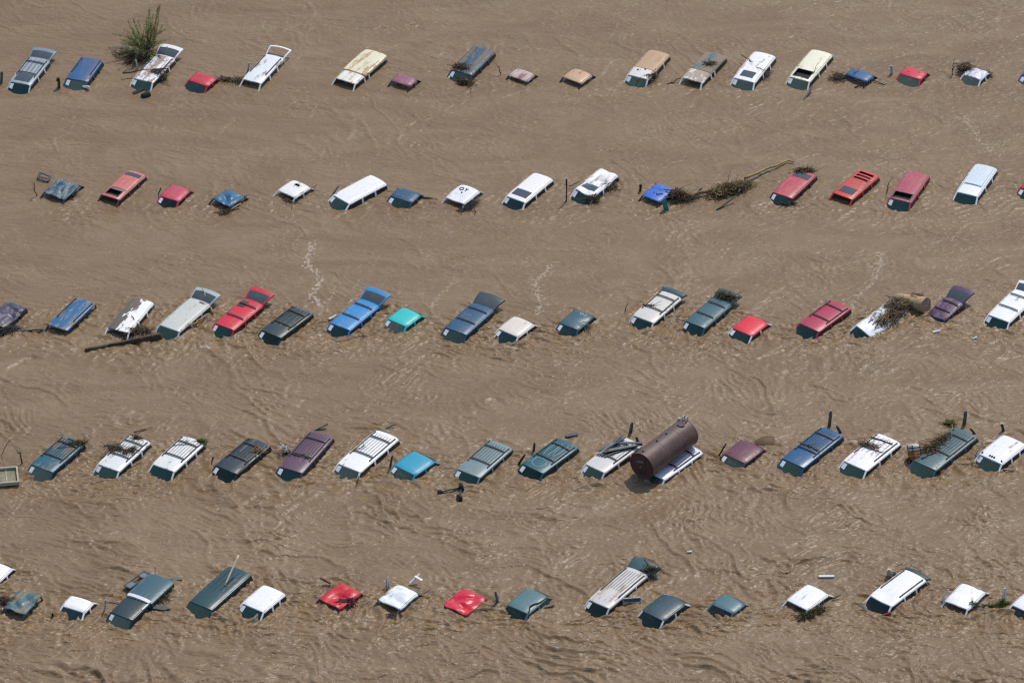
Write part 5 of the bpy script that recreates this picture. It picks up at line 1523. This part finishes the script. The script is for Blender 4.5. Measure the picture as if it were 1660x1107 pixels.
brush('dark brush on the raised tailgate of the long pale van', (7.041, -20.854, 0.360), 0.38, 0.2, 0.14, 60, 70, mats=(WOODD, METD), leaves=60, leafm=OLIVE)
branch('drift_stick', 'short dark stick floating above the slate blue sedan', 'stick', (13.805, -20.658, 0.030), (14.227, -20.488, 0.030), 0.03, 0.02, WOODD, 71, 0.06, 2)
upright('foam_scrap', 'small white scrap floating alone above the nearest row', 'scrap', (8.901, -18.845, 0.030), (9.104, -18.891, 0.080), 0.13, 0.06, WHITEP, 0.7, (0.1, -0.9, 0.2))
brush('brush heap at the front right of the brush corner white sedan', (15.025, -24.014, 0.050), 0.7, 0.2, 0.2, 90, 72, mats=(WOODD, OLIVE), leaves=120, ang=30)
branch('drift_branch', 'dark branches trailing from the brush corner white sedan', 'branch', (14.246, -24.572, 0.000), (15.642, -23.729, 0.150), 0.035, 0.03, WOODD, 73, 0.04, 5)
branch('drift_stick', 'dark stick at the rear of the brush corner white sedan', 'stick', (16.068, -22.814, 0.050), (16.488, -22.592, 0.120), 0.04, 0.025, WOODD, 74, 0.04, 1)
plank('white_plank', 'white plank floating above the brush corner white sedan', 'plank', (15.456, -20.960, 0.050), (16.238, -20.966, 0.070), 0.14, 0.08, WHITEP)
upright('black_shard', 'black pointed shard left of the large dented white wagon', 'shard', (17.481, -23.573, 0.150), (17.803, -23.902, 0.020), 0.2, 0.05, BLACK, 0.3, (0.8, 0.4, 0.1))
upright('red_lamp', 'broken red lamp in the water below the large dented white wagon', 'lamp', (18.531, -24.092, 0.030), (18.912, -24.007, 0.100), 0.2, 0.06, plain('red_lamp', (150, 24, 26), 0.3), 0.8, (0.2, -0.8, 0.3))
upright('pink_box', 'pale pink torn box behind the large dented white wagon', 'box', *((19.005, -20.936, 0.000), (19.007, -20.936, 0.445)), 0.34, 0.10, plain('pink_board', (216, 196, 188), 0.7, var=0.15), 0.6)
upright('metal_flap', 'pale blue flap beside the pink torn box', 'metal flap', *((19.287, -20.799, 0.000), (19.258, -20.799, 0.263)), 0.2, 0.04, plain('pale_blue', (176, 206, 220), 0.6), 0.7)
upright('edge_strip', 'white door edge standing left of the grass side white sedan', 'car door', *((21.472, -23.010, 0.000), (21.829, -23.010, 0.792)), 0.10, 0.03, WHITEP, 0.7)
upright('metal_sheet', 'white pointed panel standing near the right edge of nearest row', 'metal sheet', *((24.601, -23.062, 0.000), (24.639, -23.062, 0.887)), 0.22, 0.04, WHITEP, 0.5)
brush('green grass clump at the foot of the white pointed panel', (24.554, -23.271, 0.000), 0.32, 0.2, 0.25, 50, 75, mats=(GREENL, OLIVE), leaves=160, leafm=GREENL)
brush('thin green weeds left of the white pointed panel', (23.974, -23.428, 0.000), 0.5, 0.12, 0.08, 30, 76, mats=(OLIVE, WOODD), leaves=90, leafm=GREENL)
brush('green weeds at right front of the grass side white sedan', (22.990, -23.429, 0.080), 0.3, 0.14, 0.22, 40, 77, mats=(OLIVE, METD), leaves=80, leafm=GREENL)

def silt_sheet():
    root = thing('brown_sheet', 'rounded brown sheet of mud coated board right of the maroon sedan', 'board', (13.218, -9.203, 0.000), math.radians(28), DGRP)
    b = MB()
    n = 22
    rows = []
    for i in range(7):
        r = i / 6
        rows.append([Vector((0.60 * r * math.cos(6.2832 * (j % n) / n) * (1 + 0.12 * math.sin(3 * 6.2832 * (j % n) / n)), 0.42 * r * math.sin(6.2832 * (j % n) / n), 0.17 * (1 - r * r) - 0.02)) for j in range(n + 1)])
    b.grid(rows)
    b.build('mud_skin', plain('brown_mud', (98, 68, 36), 0.7, var=0.25), root, True)
    b = MB()
    b.tube([p + Vector((0, 0, 0.005)) for p in rows[-1][:-1]], 0.018, 6)
    b.build('board_rim', WOODD, root)
silt_sheet()
